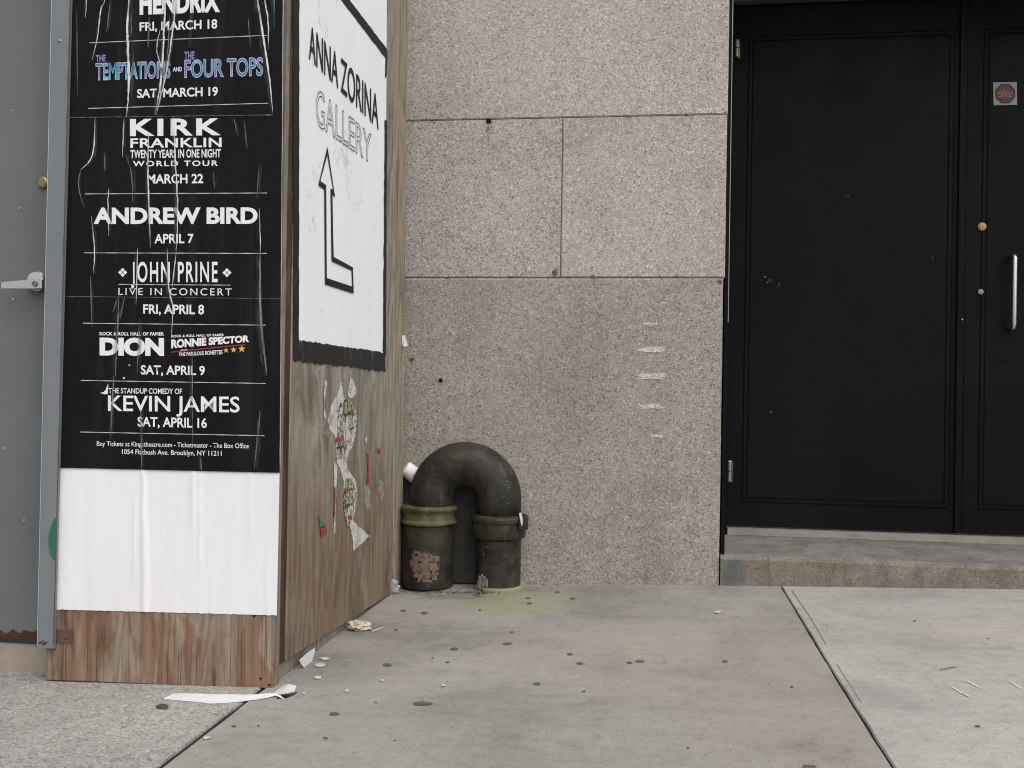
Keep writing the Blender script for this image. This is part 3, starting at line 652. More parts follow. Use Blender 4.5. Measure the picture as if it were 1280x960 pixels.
def leaf(x0, x1, ):
    lf = bm_new(); st_ = .060
    add_box(lf, (x0, DY, zb), (x1, DY+.045, zh), .003)
    o = obj('door_leaf', lf, MT['door_black'], door)
    px0, px1, pz0, pz1 = x0+.062, x1-.045, zb+.105, zh-.13
    m_ = bm_new()                                             # moulding: raised picture frame with a sunk inner lip
    def ring(a, d0, d1, w0, w1):
        A = [(px0+w0, pz0+w0), (px1-w0, pz0+w0), (px1-w0, pz1-w0), (px0+w0, pz1-w0)]; B = [(px0+w1, pz0+w1), (px1-w1, pz0+w1), (px1-w1, pz1-w1), (px0+w1, pz1-w1)]
        va = [m_.verts.new((x, DY-d0, z)) for x, z in A]; vb = [m_.verts.new((x, DY-d1, z)) for x, z in B]
        for i in range(4): m_.faces.new((va[i], va[(i+1) % 4], vb[(i+1) % 4], vb[i]))
    for d0, d1, w0, w1 in ((.0005, .004, 0, .0015), (.004, .0045, .0015, .0032), (.0045, .001, .0032, .0045), (.001, .001, .0045, .019), (.001, .004, .019, .0205), (.004, .0045, .0205, .0222), (.0045, .0005, .0222, .0235)): ring(0, d0, d1, w0, w1)
    obj('panel_moulding', m_, MT['door_black'], o)
    return o
LF = leaf(xL, xS-.003); RF = leaf(xS+.003, xR)
b = bm_new(); add_box(b, (xS-.030, DY-.012, zb+.004), (xS-.004, DY-.0008, zh-.01), .002); obj('astragal', b, MT['door_black'], LF)
for (px, y0, y1, m) in ((922.5, 49, 71, 'brass_old'), (913, 576, 603, 'chrome_dark')):
    b = bm_new(); p0 = atY(px, y1, DY-.02); p1 = atY(px, y0, DY-.02); cx = (p0.x+p1.x)/2; mid = (p0.z+p1.z)/2
    add_lathe(b, [(.009, p0.z), (.0115, p0.z+.004), (.0115, mid-.002)], (cx-.004, DY-.012, 0), seg=16); add_lathe(b, [(.0115, mid+.002), (.0115, p1.z-.004), (.009, p1.z)], (cx-.004, DY-.012, 0), seg=16)
    add_box(b, (cx-.004, DY-.004, p0.z), (cx+.010, DY-.0006, p1.z)); obj('hinge', b, MT[m], LF, smooth=False)
b = bm_new(); p0 = atY(1267, 411, DY-.05); p1 = atY(1266.5, 319, DY-.05); hx = 1.577
pts = [(hx, DY-.002, p0.z+.014)] + [(hx, DY-.05+.022*math.cos(a)-.0, p0.z+.014+.0-.0) for a in ()]
def arc(z, sgn): return [(hx, DY-.03-.02*math.sin(a), z+sgn*(.02-.02*math.cos(a))) for a in [math.pi/2*k/6 for k in range(7)]]
lowc = arc(p0.z, 1); hic = arc(p1.z, -1)
add_tube(b, [(hx, DY-.001, p0.z)]+lowc+hic[::-1]+[(hx, DY-.001, p1.z)], .0098, 18); obj('pull_handle', b, MT['chrome'], RF, smooth=True)
for (px, py, r, m) in ((1227, 283.5, .0185, 'brass'), (1225, 365, .0125, 'chrome_dark')):
    p = atY(px, py, DY); b = bm_new(); add_lathe(b, [(r, DY-.0006), (r, DY-.006), (r*.86, DY-.009), (r*.70, DY-.009), (r*.62, DY-.013), (r*.12, DY-.0132)], (p.x, 0, p.z), 'Y', 32)
    cy = obj('lock_cylinder', b, MT[m], RF)
    b = bm_new(); add_box(b, (p.x-.0012, DY-.0139, p.z-.006), (p.x+.0012, DY-.0134, p.z+.006)); obj('keyhole', b, MT['ink_black'], cy)
b = bm_new(); p0 = atY(1207.5, 400, DY); add_lathe(b, [(.004, DY-.0125), (.004, DY-.018), (.002, DY-.019)], (xS-.012, 0, p0.z), 'Y', 12); obj('bolt', b, MT['chrome_dark'], LF)
# square sticker: grey corners, dark eight-sided field, red lettering-like emblem
b = bm_new(); poly(b, [(1241.5, 103), (1271, 102.5), (1271.5, 131), (1242, 131.5)], doorp(.0012)); stk = obj('sticker', b, MT['sticker_grey'], RF)
b = bm_new(); poly(b, [(1256.5+13.3*math.cos(math.pi/8+math.pi/4*k), 117+13.3*math.sin(math.pi/8+math.pi/4*k)) for k in range(8)], doorp(.0018)); obj('sticker_field', b, MT['sticker_black'], stk)
b = bm_new(); poly(b, [(1256.5+11*math.cos(math.pi/8+math.pi/4*k), 117+11*math.sin(math.pi/8+math.pi/4*k)) for k in range(8)], doorp(.0021)); obj('sticker_ring', b, plain('sticker_dark_grey', (.05, .047, .044), .5, .3), stk)
b = bm_new(); ribbon(b, [(1247, 118.5), (1250, 114.5), (1253, 119), (1255, 112.5), (1257.5, 118.5), (1260, 113), (1262, 119), (1266, 115)], 1.5, doorp(.0025)); ribbon(b, [(1248, 121), (1256, 119.8), (1265, 121)], 1.5, doorp(.0027)); obj('sticker_emblem', b, MT['sticker_red'], stk)
b = None
for px, py in ((957, 346), (960, 353), (972, 358), (962, 350), (975, 355), (1056, 243), (1060, 245), (963, 515), (1166, 322)): b = bm_new(); blob(b, px+random.uniform(-1, 1), py, random.uniform(.45, .9), random.uniform(.45, .9), doorp(.0009), 7, .3); obj('paint_fleck', b, MT['sticker_grey'], LF)

# ================================================================== PLYWOOD HOARDING (corner box with painted gallery sign)
hz = gz(-1.15, FY)
hoard = thing('plywood_hoarding', (-1.15, 2.8, gz(-1.15, 2.8)), 'weathered plywood hoarding corner with a white painted gallery sign on its side', 'hoarding')
TOP = 2.7
def P3(v): return (v.x, v.y, v.z)
pl, pr = atY(57, 850, FY), atY(341, 861, FY); tl, tr = atY(79, 0, FY), atY(351.5, 0, FY)
def ext(p, q, z): t = (z-p.z)/(q.z-p.z); return p+(q-p)*t
b = bm_new(); add_prism(b, [pl+Vector((0, 0, -.0)), pr, ext(pr, tr, TOP), ext(pl, tl, TOP)], (0, .018, 0)); bevel(b, .0015, 1); FPN = obj('front_panel', b, MT['ply_front'], hoard)
def sq(a, c, off, y0=None, dz=0):                      # upright board on the side face: lower / upper survey pixel pairs
    return [atX(*p, BX+off) for p in a]
SX = -.030
def sboard(name, pix, off, thick, m, parent=hoard, bev=.002):
    bm = bm_new(); p = [atX(px, py, BX+off) for px, py in pix]; add_prism(bm, p, (-thick, 0, 0)); bevel(bm, bev, 1); return obj(name, bm, m, parent)
def yat(x): return atX(x, 400, BX).y
def board(name, y0, y1, z0, z1, off, thick, m, top_shift=0.0, bev=.002):
    bm = bm_new(); add_prism(bm, [(BX+off, y0, z0), (BX+off, y1, z0 if not callable(z0) else z0), (BX+off, y1+top_shift, z1), (BX+off, y0+top_shift, z1)], (-thick, 0, 0)); bevel(bm, bev, 1); return obj(name, bm, m, hoard)
G0 = gz(BX, 2.3)
board('edge_board', FY+.0185, 2.219, G0, TOP, .001, .038, MT['lumber_grey'])
board('corner_post', 2.2215, 2.262, G0+.045, TOP, -.0008, .06, MT['lumber_brown'])
SPN = board('side_panel', 2.265, 3.325, G0+.040, TOP, 0, .018, MT['ply_side'], -.0)
# foot of the side panel drops towards the wall, so cut a sloped lower edge
for v in SPN.data.vertices:
    zz = v.co.z+hoard.location.z; yy = v.co.y+hoard.location.y
    if zz < .3: v.co.z = (G0+.045)*(1-(yy-2.265)/1.06)+(gz(BX, 3.3)+.004)*((yy-2.265)/1.06)-hoard.location.z
bm = bm_new(); p = [atX(px, py, BX+.002) for px, py in ((492.5, 735), (502.6, 727.5), (509.5, 0), (492, 0))]
p[2] = ext(p[1], p[2], TOP); p[3] = ext(p[0], p[3], TOP)
bm2 = bm_new(); add_prism(bm2, p, (-.03, 0, 0)); bevel(bm2, .0015, 1); obj('end_board', bm2, MT['board_tan'], hoard); bm.free()
board('sole_plate', 2.221, 3.28, G0-.006, G0+.040, -.010, .06, MT['lumber_grey'])
b = bm_new(); add_box(b, (-2.6, 2.4, TOP+.001), (BX-.001, 3.5, TOP+.02)); obj('roof_board', b, MT['ply_front'], hoard)
b = bm_new(); add_box(b, (-4.6, 2.20, -.06), (-2.56, 2.218, TOP)); obj('front_panel', b, MT['ply_front'], hoard)
# painted sign on the side panel
b = bm_new(); N = 26
def strip_lr(bm, left, right, fn, jag=0.0):
    L = [bm.verts.new(fn(p[0]+random.uniform(-jag, jag), p[1]+random.uniform(-jag, jag))) for p in left]; R = [bm.verts.new(fn(p[0]+random.uniform(-jag, jag), p[1]+random.uniform(-jag, jag))) for p in right]
    for i in range(len(L)-1): bm.faces.new((L[i], L[i+1], R[i+1], R[i]))
def line(a, c, n): return [(a[0]+(c[0]-a[0])*k/n, a[1]+(c[1]-a[1])*k/n) for k in range(n+1)]
strip_lr(b, line((371, -160), (370.5, 436), N), line((484.5, -160), (481, 452), N), side(.0012)); SW = obj('white_paint', b, MT['sign_white'], SPN)
b = bm_new(); strip_lr(b, line((366.4, -160), (367, 446), 60), line((374.5, -160), (373.8, 430), 60), side(.0024), .4); obj('black_border', b, MT['sign_black'], SPN); b = bm_new(); strip_lr(b, line((480.8, 150), (478.8, 440), 40), line((484, 150), (482.5, 446), 40), side(.0024), .35); obj('black_border', b, MT['sign_black'], SPN); b = bm_new(); strip_lr(b, line((482.2, 66), (481.2, 98), 8), line((484.6, 66), (483.4, 95), 8), side(.0024), .3)
obj('black_border', b, MT['sign_black'], SPN)
b = bm_new(); nn = 46; tp = [(367+(481.5-367)*k/nn, 424+(441-424)*k/nn+random.uniform(-1.1, .9)) for k in range(nn+1)]; bt = [(366.8+(482-366.8)*k/nn, 450+(463.5-450)*k/nn+random.uniform(-1.5, 2.6)*(1 if k % 3 else .4)) for k in range(nn+1)]
strip_lr(b, tp, bt, side(.0030)); obj('black_band', b, MT['sign_band'], SPN)
b = bm_new(); strip_lr(b, line((425.5, -1.5), (484.5, 76), 24), line((436, -1.5), (484.5, 62), 24), side(.0026), .5); strip_lr(b, line((404, -32), (425.2, -2), 6), line((412, -32), (436, -2), 6), side(.0026), .3); obj('black_line', b, MT['sign_black'], SPN)
obj('lettering', text_on('ANNA ZORINA', (386.5, 73.5, 30, 473.5, 162, 121), side(.0034), .006, .98), MT['sign_black'], SPN)
obj('lettering', text_outline('GALLERY', (395.5, 156, 109.5, 464.5, 205, 168), side(.0034), .040, .008, 1.0), MT['sign_black'], SPN)
b = bm_new()
ap = [(409.5, 186), (400, 230), (406.8, 233.5), (407.6, 353), (441.5, 363), (440.5, 336), (416.3, 324), (414.3, 239), (417.8, 240), (409.5, 186)]
aw = [1.9, 2.6, 1.7, 3.4, 1.4, 1.7, 1.9, 2.6, 2.2]
def seg(a, c, w0, fn, ex=.6, th=None):
    n = 8; ribbon(b, [(a[0]+(c[0]-a[0])*(k/n), a[1]+(c[1]-a[1])*(k/n)) for k in range(n+1)], w0, fn, jag=.12)
outer = [(409.6, 183.5), (398.2, 231.5), (405.8, 237), (406.6, 355.5), (442.3, 367), (441.3, 334.2), (417.2, 321), (415.6, 243), (419, 246.5)]
inner = [(409.6, 193), (400.6, 226.2), (407.9, 231.5), (408.6, 347.5), (440.5, 358.2), (439.9, 338.2), (414.9, 326.6), (413.6, 235.5), (416.7, 237.2)]
A = [b.verts.new(side(.0036)(*p)) for p in outer]; B = [b.verts.new(side(.0036)(*p)) for p in inner]
for k in range(9): j = (k+1) % 9; b.faces.new((A[k], A[j], B[j], B[k]))
obj('painted_arrow', b, MT['sign_black'], SPN)
# torn sticker remnants and paper scraps stuck to the side panel  (x/4+390, y/4+460 of a close survey)
def sv(pts): return [(390+x/4, 460+y/4) for x, y in pts]
def rag(pts, off, m, name, jag=.5):
    bm = bm_new(); q = []
    for i, p in enumerate(pts):
        n = pts[(i+1) % len(pts)]; d = max(1, int(math.hypot(n[0]-p[0], n[1]-p[1])/2.5))
        for k in range(d): q.append((p[0]+(n[0]-p[0])*k/d+random.uniform(-jag, jag), p[1]+(n[1]-p[1])*k/d+random.uniform(-jag, jag)))
    f = bm.faces.new([bm.verts.new(side(off)(*p)) for p in q]); bmesh.ops.triangulate(bm, faces=[f]); return obj(name, bm, m, SPN)
def torn(rows, off, m, name, jag=2.2):
    bm = bm_new(); L = []; Rr = []
    for (y0, a0, c0), (y1, a1, c1) in zip(rows[:-1], rows[1:]):
        n = max(1, int((y1-y0)/7))
        for k in range(n):
            t = k/n; y = y0+(y1-y0)*t; L.append((a0+(a1-a0)*t+random.uniform(-jag, jag), y)); Rr.append((c0+(c1-c0)*t+random.uniform(-jag, jag)*1.6, y))
    L.append((rows[-1][1], rows[-1][0])); Rr.append((rows[-1][2], rows[-1][0]))
    strip_lr(bm, sv(L), sv(Rr), side(off)); return obj(name, bm, m, SPN)
torn([(75,140,146),(110,136,152),(150,118,160),(180,100,200),(215,88,222),(260,80,222),(310,90,220),(345,118,215),(390,122,200),(430,120,182),(470,124,172),(505,142,178),(540,152,200),(570,160,222),(620,156,224),(680,160,222),(720,165,212),(760,172,205),(790,190,228),(815,196,262),(840,200,286),(870,204,258),(895,206,225),(915,208,214)], .0012, MT['torn_white'], 'sticker_backing')
torn([(50,192,204),(90,186,216),(128,178,224),(150,188,202)], .0016, MT['torn_white'], 'sticker_backing')
torn([(158,150,186),(190,134,208),(215,128,217),(300,127,213),(335,126,204),(360,128,190),(410,124,172),(455,122,150)], .0021, MT['newsprint'], 'printed_remnant', 2.6)
torn([(550,172,200),(590,164,212),(640,158,218),(700,160,208),(760,168,196),(795,178,186)], .0021, MT['newsprint'], 'printed_remnant', 2.6)
rag(sv([(110, 470), (128, 490), (122, 590), (116, 830), (108, 820), (112, 600)]), .0016, MT['torn_white'], 'sticker_backing', .3)
rag(sv([(112, 590), (118, 600), (116, 740), (108, 750)]), .0019, plain('plum_scrap', (.16, .05, .07), .7, .3), 'paper_scrap', .2)
for pts, m in (([(122, 345), (150, 350), (148, 370), (120, 372)], 'red_scrap'), ([(165, 600), (182, 605), (178, 630), (168, 625)], 'red_scrap'), ([(180, 735), (200, 740), (198, 760), (182, 758)], 'red_scrap'),
               ([(272, 420), (284, 430), (286, 520), (288, 575), (276, 580), (274, 560), (280, 500)], 'red_scrap'), ([(328, 402), (342, 402), (344, 428), (332, 430)], 'red_scrap'), ([(42, 800), (68, 780), (76, 830), (45, 842)], 'red_scrap'),
               ([(34, 735), (42, 750), (60, 780), (58, 798), (42, 800)], 'green_scrap'), ([(65, 60), (76, 70), (66, 150), (62, 180), (58, 130)], 'torn_white'), ([(62, 190), (70, 240), (66, 262), (58, 230)], 'torn_white'), ([(266, 345), (276, 345), (274, 370), (268, 372)], 'torn_white')):
    rag(sv(pts), .0024, MT[m], 'paper_scrap', .25)
for pts in ([(265, 590), (290, 600), (295, 690), (280, 720), (262, 660)], [(335, 560), (355, 570), (358, 640), (345, 670), (332, 620)], [(370, 220), (380, 200), (384, 250), (372, 265)], [(30, -20), (40, 0), (20, 60), (14, 20)], [(95, 190), (112, 170), (112, 330), (90, 330)]):
    rag(sv(pts), .0007, MT['grey_residue'], 'paste_residue', .4)
# rusty hinge plate and nails on the front
b = bm_new(); p0 = atY(66, 802, FY); p1 = atY(91.5, 788, FY); add_box(b, (p0.x, FY-.004, p0.z), (p1.x, FY-.0005, p1.z), .001); add_lathe(b, [(.006, FY-.0042), (.005, FY-.007)], (atY(84, 795, FY).x, 0, atY(84, 795, FY).z), 'Y', 12); obj('rusty_bracket', b, plain('rust_stained_tin', (.115, .066, .046), .85, .2, .0, var=.45, scale=60), hoard)
for px, py in ((326, 848), (337, 856), (318, 770)):
    b = bm_new(); p = atY(px, py, FY); add_lathe(b, [(.003, FY-.0005), (.0028, FY-.0016)], (p.x, 0, p.z), 'Y', 10); obj('nail', b, MT['hole'], hoard)

# ================================================================== BLANK WHITE SHEET and BLACK CONCERT POSTER
def sheet(bm, L, R, fn, nx=2, ny=30, jag=0.0):
    """left edge px points L (top to bottom) and right edge R"""
    rows = []
    for k in range(ny+1):
        t = k/ny; a = (L[0][0]+(L[1][0]-L[0][0])*t, L[0][1]+(L[1][1]-L[0][1])*t); c = (R[0][0]+(R[1][0]-R[0][0])*t, R[0][1]+(R[1][1]-R[0][1])*t)
        rows.append([bm.verts.new(fn(a[0]+(c[0]-a[0])*i/nx+(random.uniform(-jag, jag) if i in (0, nx) else 0), a[1]+(c[1]-a[1])*i/nx+(random.uniform(-jag, jag) if k in (0, ny) else 0))) for i in range(nx+1)])
    for k in range(ny):
        for i in range(nx): bm.faces.new((rows[k][i], rows[k+1][i], rows[k+1][i+1], rows[k][i+1]))
# wrinkled white sheet: real vertical folds a few millimetres high
wp = atY(210, 690, FY)
b = bm_new(); nx, ny = 150, 60; rows = []
folds = [(179, 1.0, 3.0, 590, 770), (168, .5, 2.2, 640, 700), (183, .7, 4, 670, 770), (241, .8, 4, 580, 650), (250, .5, 3, 580, 700), (312, .4, 5, 585, 660), (335, .4, 4, 700, 770), (120, .25, 9, 580, 770)]
def fold_h(px, py):
    h = .0006*noise.noise(Vector((px*.02, py*.008, 3)))+.0003*noise.noise(Vector((px*.07, py*.03, 9)))
    for fx, a, wd, y0, y1 in folds:
        if y0-25 < py < y1+25:
            env = min(1, (py-y0+25)/25, (y1+25-py)/25); d = (px-fx-2.5*noise.noise(Vector((py*.02, fx, 0))))/wd
            h += .0029*a*env*math.exp(-d*d)
    return .0012+max(0, h+.0006)
for k in range(ny+1):
    t = k/ny; row = []
    for i in range(nx+1):
        s = i/nx; x0 = 75+(70.3-75)*t; x1 = 350+(346-350)*t; yt = 560+4*s; yb = 761.8+7.4*s
        if k == ny: yb += .35*noise.noise(Vector((i*.35, 0, 0)))*2
        px = x0+(x1-x0)*s; py = yt+(yb-yt)*t; row.append(b.verts.new(atY(px, py, FY-fold_h(px, py))))
    rows.append(row)
for k in range(ny):
    for i in range(nx): b.faces.new((rows[k][i], rows[k+1][i], rows[k+1][i+1], rows[k][i+1]))
tag(obj('blank_poster', b, MT['paper_white'], None, P3(wp), smooth=True), 'blank white paper sheet pasted on the plywood below the black concert poster', 'paper sheet')

po = atY(213, 300, FY)
poster = thing('concert_poster', (po.x, FY, po.z), 'glossy black concert listing poster with white lettering, creased and pasted on plywood', 'poster')
b = bm_new(); sheet(b, ((92, -120), (75, 584.5)), ((354.3, -120), (349.6, 591)), front(.0052), 2, 60, .15); LOW = obj('poster_sheet', b, MT['poster_black'], poster)
b = bm_new(); sheet(b, ((92.5, -120), (82.5, 147.5)), ((330, -120), (341.8, 143.3)), front(.0062), 2, 40, .2); UPS = obj('poster_sheet', b, MT['poster_black'], poster)
b = bm_new(); sheet(b, ((355.2, -120), (350.3, 583)), ((353.6, -120), (348.9, 583)), front(.0046), 1, 30, .15); obj('paper_edge', b, MT['ink_line'], poster)
U, L_ = front(.0070), front(.0060)
def T(s, q, fn, bold=.02, space=1.0, m='ink_white'): return obj('lettering', text_on(s, q, fn, bold, space), MT[m], poster)
def shift(q, d): return q
T('HENDRIX', (174.5, 18.5, -10, 275, 15, -12.5), U, .05, 1.02)
T('FRI, MARCH 18', (174.5, 39, 28, 271.5, 35.5, 24), U, .022)
T('TEMPTATIONS', (119.5, 100.5, 79, 213, 97.5, 76), U, .03, 1.0, 'ink_grad')
obj('lettering', text_outline('TEMPTATIONS', (119.5, 100.5, 79, 213, 97.5, 76), front(.0072), .045, .03), MT['ink_lav'], poster)
T('FOUR TOPS', (230.5, 97.5, 75, 328.8, 94.7, 71.5), U, .03, 1.0, 'ink_grad')
obj('lettering', text_outline('FOUR TOPS', (230.5, 97.5, 75, 328.8, 94.7, 71.5), front(.0072), .045, .03), MT['ink_lav'], poster)
T('THE', (120, 77, 69, 132, 76.5, 68.5), U, .02, 1.0, 'ink_violet'); T('THE', (230.5, 74.5, 64.8, 243, 74, 64.3), U, .02, 1.0, 'ink_violet')
obj('lettering', text_outline('THE', (120, 77, 69, 132, 76.5, 68.5), front(.0072), .035, .02), MT['ink_lav'], poster); obj('lettering', text_outline('THE', (230.5, 74.5, 64.8, 243, 74, 64.3), front(.0072), .035, .02), MT['ink_lav'], poster)
T('AND', (216, 89.5, 84, 227.5, 89, 83.5), U, .03, 1.0, 'ink_lav')
T('SAT, MARCH 19', (171.3, 122.5, 111.5, 272.3, 119.7, 108.5), U, .022)
T('KIRK', (162.5, 170.2, 148.7, 276, 169, 147.8), L_, .035, 1.25)
T('FRANKLIN', (163, 184.8, 173, 277, 183.8, 172), L_, .02, 1.05)
T('TWENTY YEARS IN ONE NIGHT', (163, 197.8, 187.5, 276, 196.7, 186.2), L_, .02)
T('WORLD TOUR', (166, 208, 201.2, 272.5, 207.3, 200.5), L_, .02, 1.25)
T('MARCH 22', (184, 229.5, 218, 254, 229, 217.3), L_, .022)
T('ANDREW BIRD', (117, 280, 259.6, 322, 279.8, 259.2), L_, .04)
T('APRIL 7', (193, 304.2, 292.5, 242, 304, 292.3), L_, .022)
T('JOHN PRINE', (164, 352.7, 327.5, 272, 352.7, 327.2), L_, .015, 1.22)
T('LIVE IN CONCERT', (148, 368.6, 360, 289.5, 369.3, 360.6), L_, 0, 1.3)
T('FRI, APRIL 8', (179, 392, 380.5, 255, 393, 381), L_, .022)
T('ROCK & ROLL HALL OF FAMER', (124.5, 419.2, 415, 205, 419.6, 415.3), L_, .03, 1.05)
T('DION', (124.5, 444.3, 422, 205, 445, 422.5), L_, .06)
T('ROCK & ROLL HALL OF FAMER', (214, 421.8, 418.8, 280, 420, 417), L_, .03, 1.05)
T('RONNIE SPECTOR', (214, 435.5, 424.5, 311.5, 427.3, 419), L_, .05)
T('AND', (225, 439.4, 437, 234.5, 438.8, 436.4), L_, .022)
T('THE FABULOUS RONETTES', (223.5, 445.2, 440.8, 278, 442.6, 437.4), L_, .02)
T('SAT, APRIL 9', (176, 468, 456.5, 256, 469, 457.5), L_, .022)
T('THE STANDUP COMEDY OF', (135.5, 491.5, 485, 227.5, 492.6, 485.9), L_, .012)
T('KEVIN JAMES', (135, 513.6, 494.3, 299.5, 515.5, 496), L_, .012)
T('SAT, APRIL 16', (172, 533, 521, 258.5, 535, 522.8), L_, .022)
T('Buy Tickets at Kingstheatre.com - Ticketmaster - The Box Office', (121, 557.2, 551.5, 311, 560.4, 554.4), L_, .004)
T('1054 Flatbush Ave. Brooklyn, NY 11211', (152.5, 567.5, 561.5, 277, 569.8, 563.8), L_, .006)
for a, c, fn in (((112, 53.5), (333.3, 44.2), U), ((110, 135.5), (335, 129), U), ((106, 242.4), (333.7, 241.2), L_), ((105, 316), (333.3, 316.8), L_), ((148, 355.5), (288, 356.4), L_), ((103.5, 404), (332, 406.4), L_), ((101, 475.5), (332, 479.3), L_), ((100, 540), (330.5, 544.6), L_)):
    b = bm_new(); ribbon(b, line(a, c, 30), [.75+.25*math.sin(k*1.7) for k in range(31)], fn); obj('rule_line', b, MT['ink_line'], poster)
b = bm_new(); ribbon(b, line((214, 440.2), (306.5, 430.6), 8), 1.0, L_); obj('rule_line', b, MT['ink_red'], poster)
for cx, cy in ((153.3, 340.5), (283.7, 340.8)):
    b = bm_new()
    for dx, dy in ((0, -3.1), (0, 3.1), (-3.1, 0), (3.1, 0)): poly(b, [(cx+dx-2.6, cy+dy), (cx+dx, cy+dy+2.6), (cx+dx+2.6, cy+dy), (cx+dx, cy+dy-2.6)], L_)
    obj('diamond_ornament', b, MT['ink_white'], poster)
for cx, cy, r in ((282.6, 438, 3.6), (292, 437.2, 4.2), (302.2, 436.2, 5)):
    b = bm_new(); c = b.verts.new(L_(cx, cy)); v = [b.verts.new(L_(cx+(r if k % 2 == 0 else r*.42)*math.sin(k*math.pi/5), cy-(r if k % 2 == 0 else r*.42)*math.cos(k*math.pi/5))) for k in range(10)]
    for k in range(10): b.faces.new((c, v[k], v[(k+1) % 10]))
    obj('star', b, MT['ink_gold'], poster)
b = bm_new(); poly(b, [(125.5, 491), (130, 489.8), (133, 486), (135.3, 479), (134.6, 492.6), (130, 492.8)], L_); obj('spotlight_mark', b, MT['ink_white'], poster)
# creases: ink worn through to white, plus glints and sheen painted as pale strips
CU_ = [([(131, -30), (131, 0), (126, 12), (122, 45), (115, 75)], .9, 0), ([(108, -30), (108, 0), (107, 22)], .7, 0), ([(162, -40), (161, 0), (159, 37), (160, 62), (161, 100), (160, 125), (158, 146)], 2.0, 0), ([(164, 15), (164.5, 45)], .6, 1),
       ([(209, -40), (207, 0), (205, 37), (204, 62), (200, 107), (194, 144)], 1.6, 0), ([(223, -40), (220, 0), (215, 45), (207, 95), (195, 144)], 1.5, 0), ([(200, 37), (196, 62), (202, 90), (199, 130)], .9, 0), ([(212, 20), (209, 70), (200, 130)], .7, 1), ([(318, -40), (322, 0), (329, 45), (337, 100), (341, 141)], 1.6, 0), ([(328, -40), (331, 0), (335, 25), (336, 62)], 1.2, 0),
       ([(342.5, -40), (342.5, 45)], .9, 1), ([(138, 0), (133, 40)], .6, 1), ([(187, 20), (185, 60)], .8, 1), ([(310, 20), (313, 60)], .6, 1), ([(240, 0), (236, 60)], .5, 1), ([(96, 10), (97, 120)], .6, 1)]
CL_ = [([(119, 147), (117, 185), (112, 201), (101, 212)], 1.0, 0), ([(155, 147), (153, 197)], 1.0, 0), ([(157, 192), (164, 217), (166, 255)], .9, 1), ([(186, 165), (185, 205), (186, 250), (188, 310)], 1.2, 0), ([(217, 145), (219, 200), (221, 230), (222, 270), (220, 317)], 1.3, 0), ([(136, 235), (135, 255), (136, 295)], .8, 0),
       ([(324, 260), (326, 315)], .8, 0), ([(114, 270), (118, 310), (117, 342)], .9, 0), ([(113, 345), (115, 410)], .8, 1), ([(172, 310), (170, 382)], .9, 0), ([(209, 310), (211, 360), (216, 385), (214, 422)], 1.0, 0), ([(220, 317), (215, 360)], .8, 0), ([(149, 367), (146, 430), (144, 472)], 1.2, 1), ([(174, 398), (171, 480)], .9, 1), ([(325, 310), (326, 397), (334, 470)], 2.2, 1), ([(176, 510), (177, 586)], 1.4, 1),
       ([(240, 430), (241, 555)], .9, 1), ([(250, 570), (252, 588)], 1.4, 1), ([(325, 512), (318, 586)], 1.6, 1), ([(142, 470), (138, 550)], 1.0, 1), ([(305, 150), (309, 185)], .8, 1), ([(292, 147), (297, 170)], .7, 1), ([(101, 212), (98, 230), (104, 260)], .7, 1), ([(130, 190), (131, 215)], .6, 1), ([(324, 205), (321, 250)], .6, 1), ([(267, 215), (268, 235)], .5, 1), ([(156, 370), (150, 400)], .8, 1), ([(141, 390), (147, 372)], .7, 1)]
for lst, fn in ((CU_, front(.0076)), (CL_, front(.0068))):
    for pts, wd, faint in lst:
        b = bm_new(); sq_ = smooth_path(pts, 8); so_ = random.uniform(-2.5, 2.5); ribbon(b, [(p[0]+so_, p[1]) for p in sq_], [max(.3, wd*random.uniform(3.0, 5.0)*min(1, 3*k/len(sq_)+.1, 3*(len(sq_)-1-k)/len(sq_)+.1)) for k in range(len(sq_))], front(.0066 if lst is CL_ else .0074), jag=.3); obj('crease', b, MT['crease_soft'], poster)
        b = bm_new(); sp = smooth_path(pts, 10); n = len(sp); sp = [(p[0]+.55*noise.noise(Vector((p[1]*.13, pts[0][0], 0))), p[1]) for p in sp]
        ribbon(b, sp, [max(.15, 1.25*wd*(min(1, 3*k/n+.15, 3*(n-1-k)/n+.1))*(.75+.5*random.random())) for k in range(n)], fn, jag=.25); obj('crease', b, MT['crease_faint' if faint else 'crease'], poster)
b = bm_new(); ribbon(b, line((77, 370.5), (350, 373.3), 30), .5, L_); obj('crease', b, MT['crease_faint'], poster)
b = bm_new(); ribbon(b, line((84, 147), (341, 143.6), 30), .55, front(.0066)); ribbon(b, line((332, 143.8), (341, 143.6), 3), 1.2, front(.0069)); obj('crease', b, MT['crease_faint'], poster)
b = bm_new()
for px, py, r in ((155, 472.5, 1.5), (162, 456.5, 1), (146, 448, .6), (79, 429, .8)): b = bm_new(); blob(b, px, py, r, r, front(.0068), 8, .3); obj('paint_fleck', b, MT['ink_line'], poster)

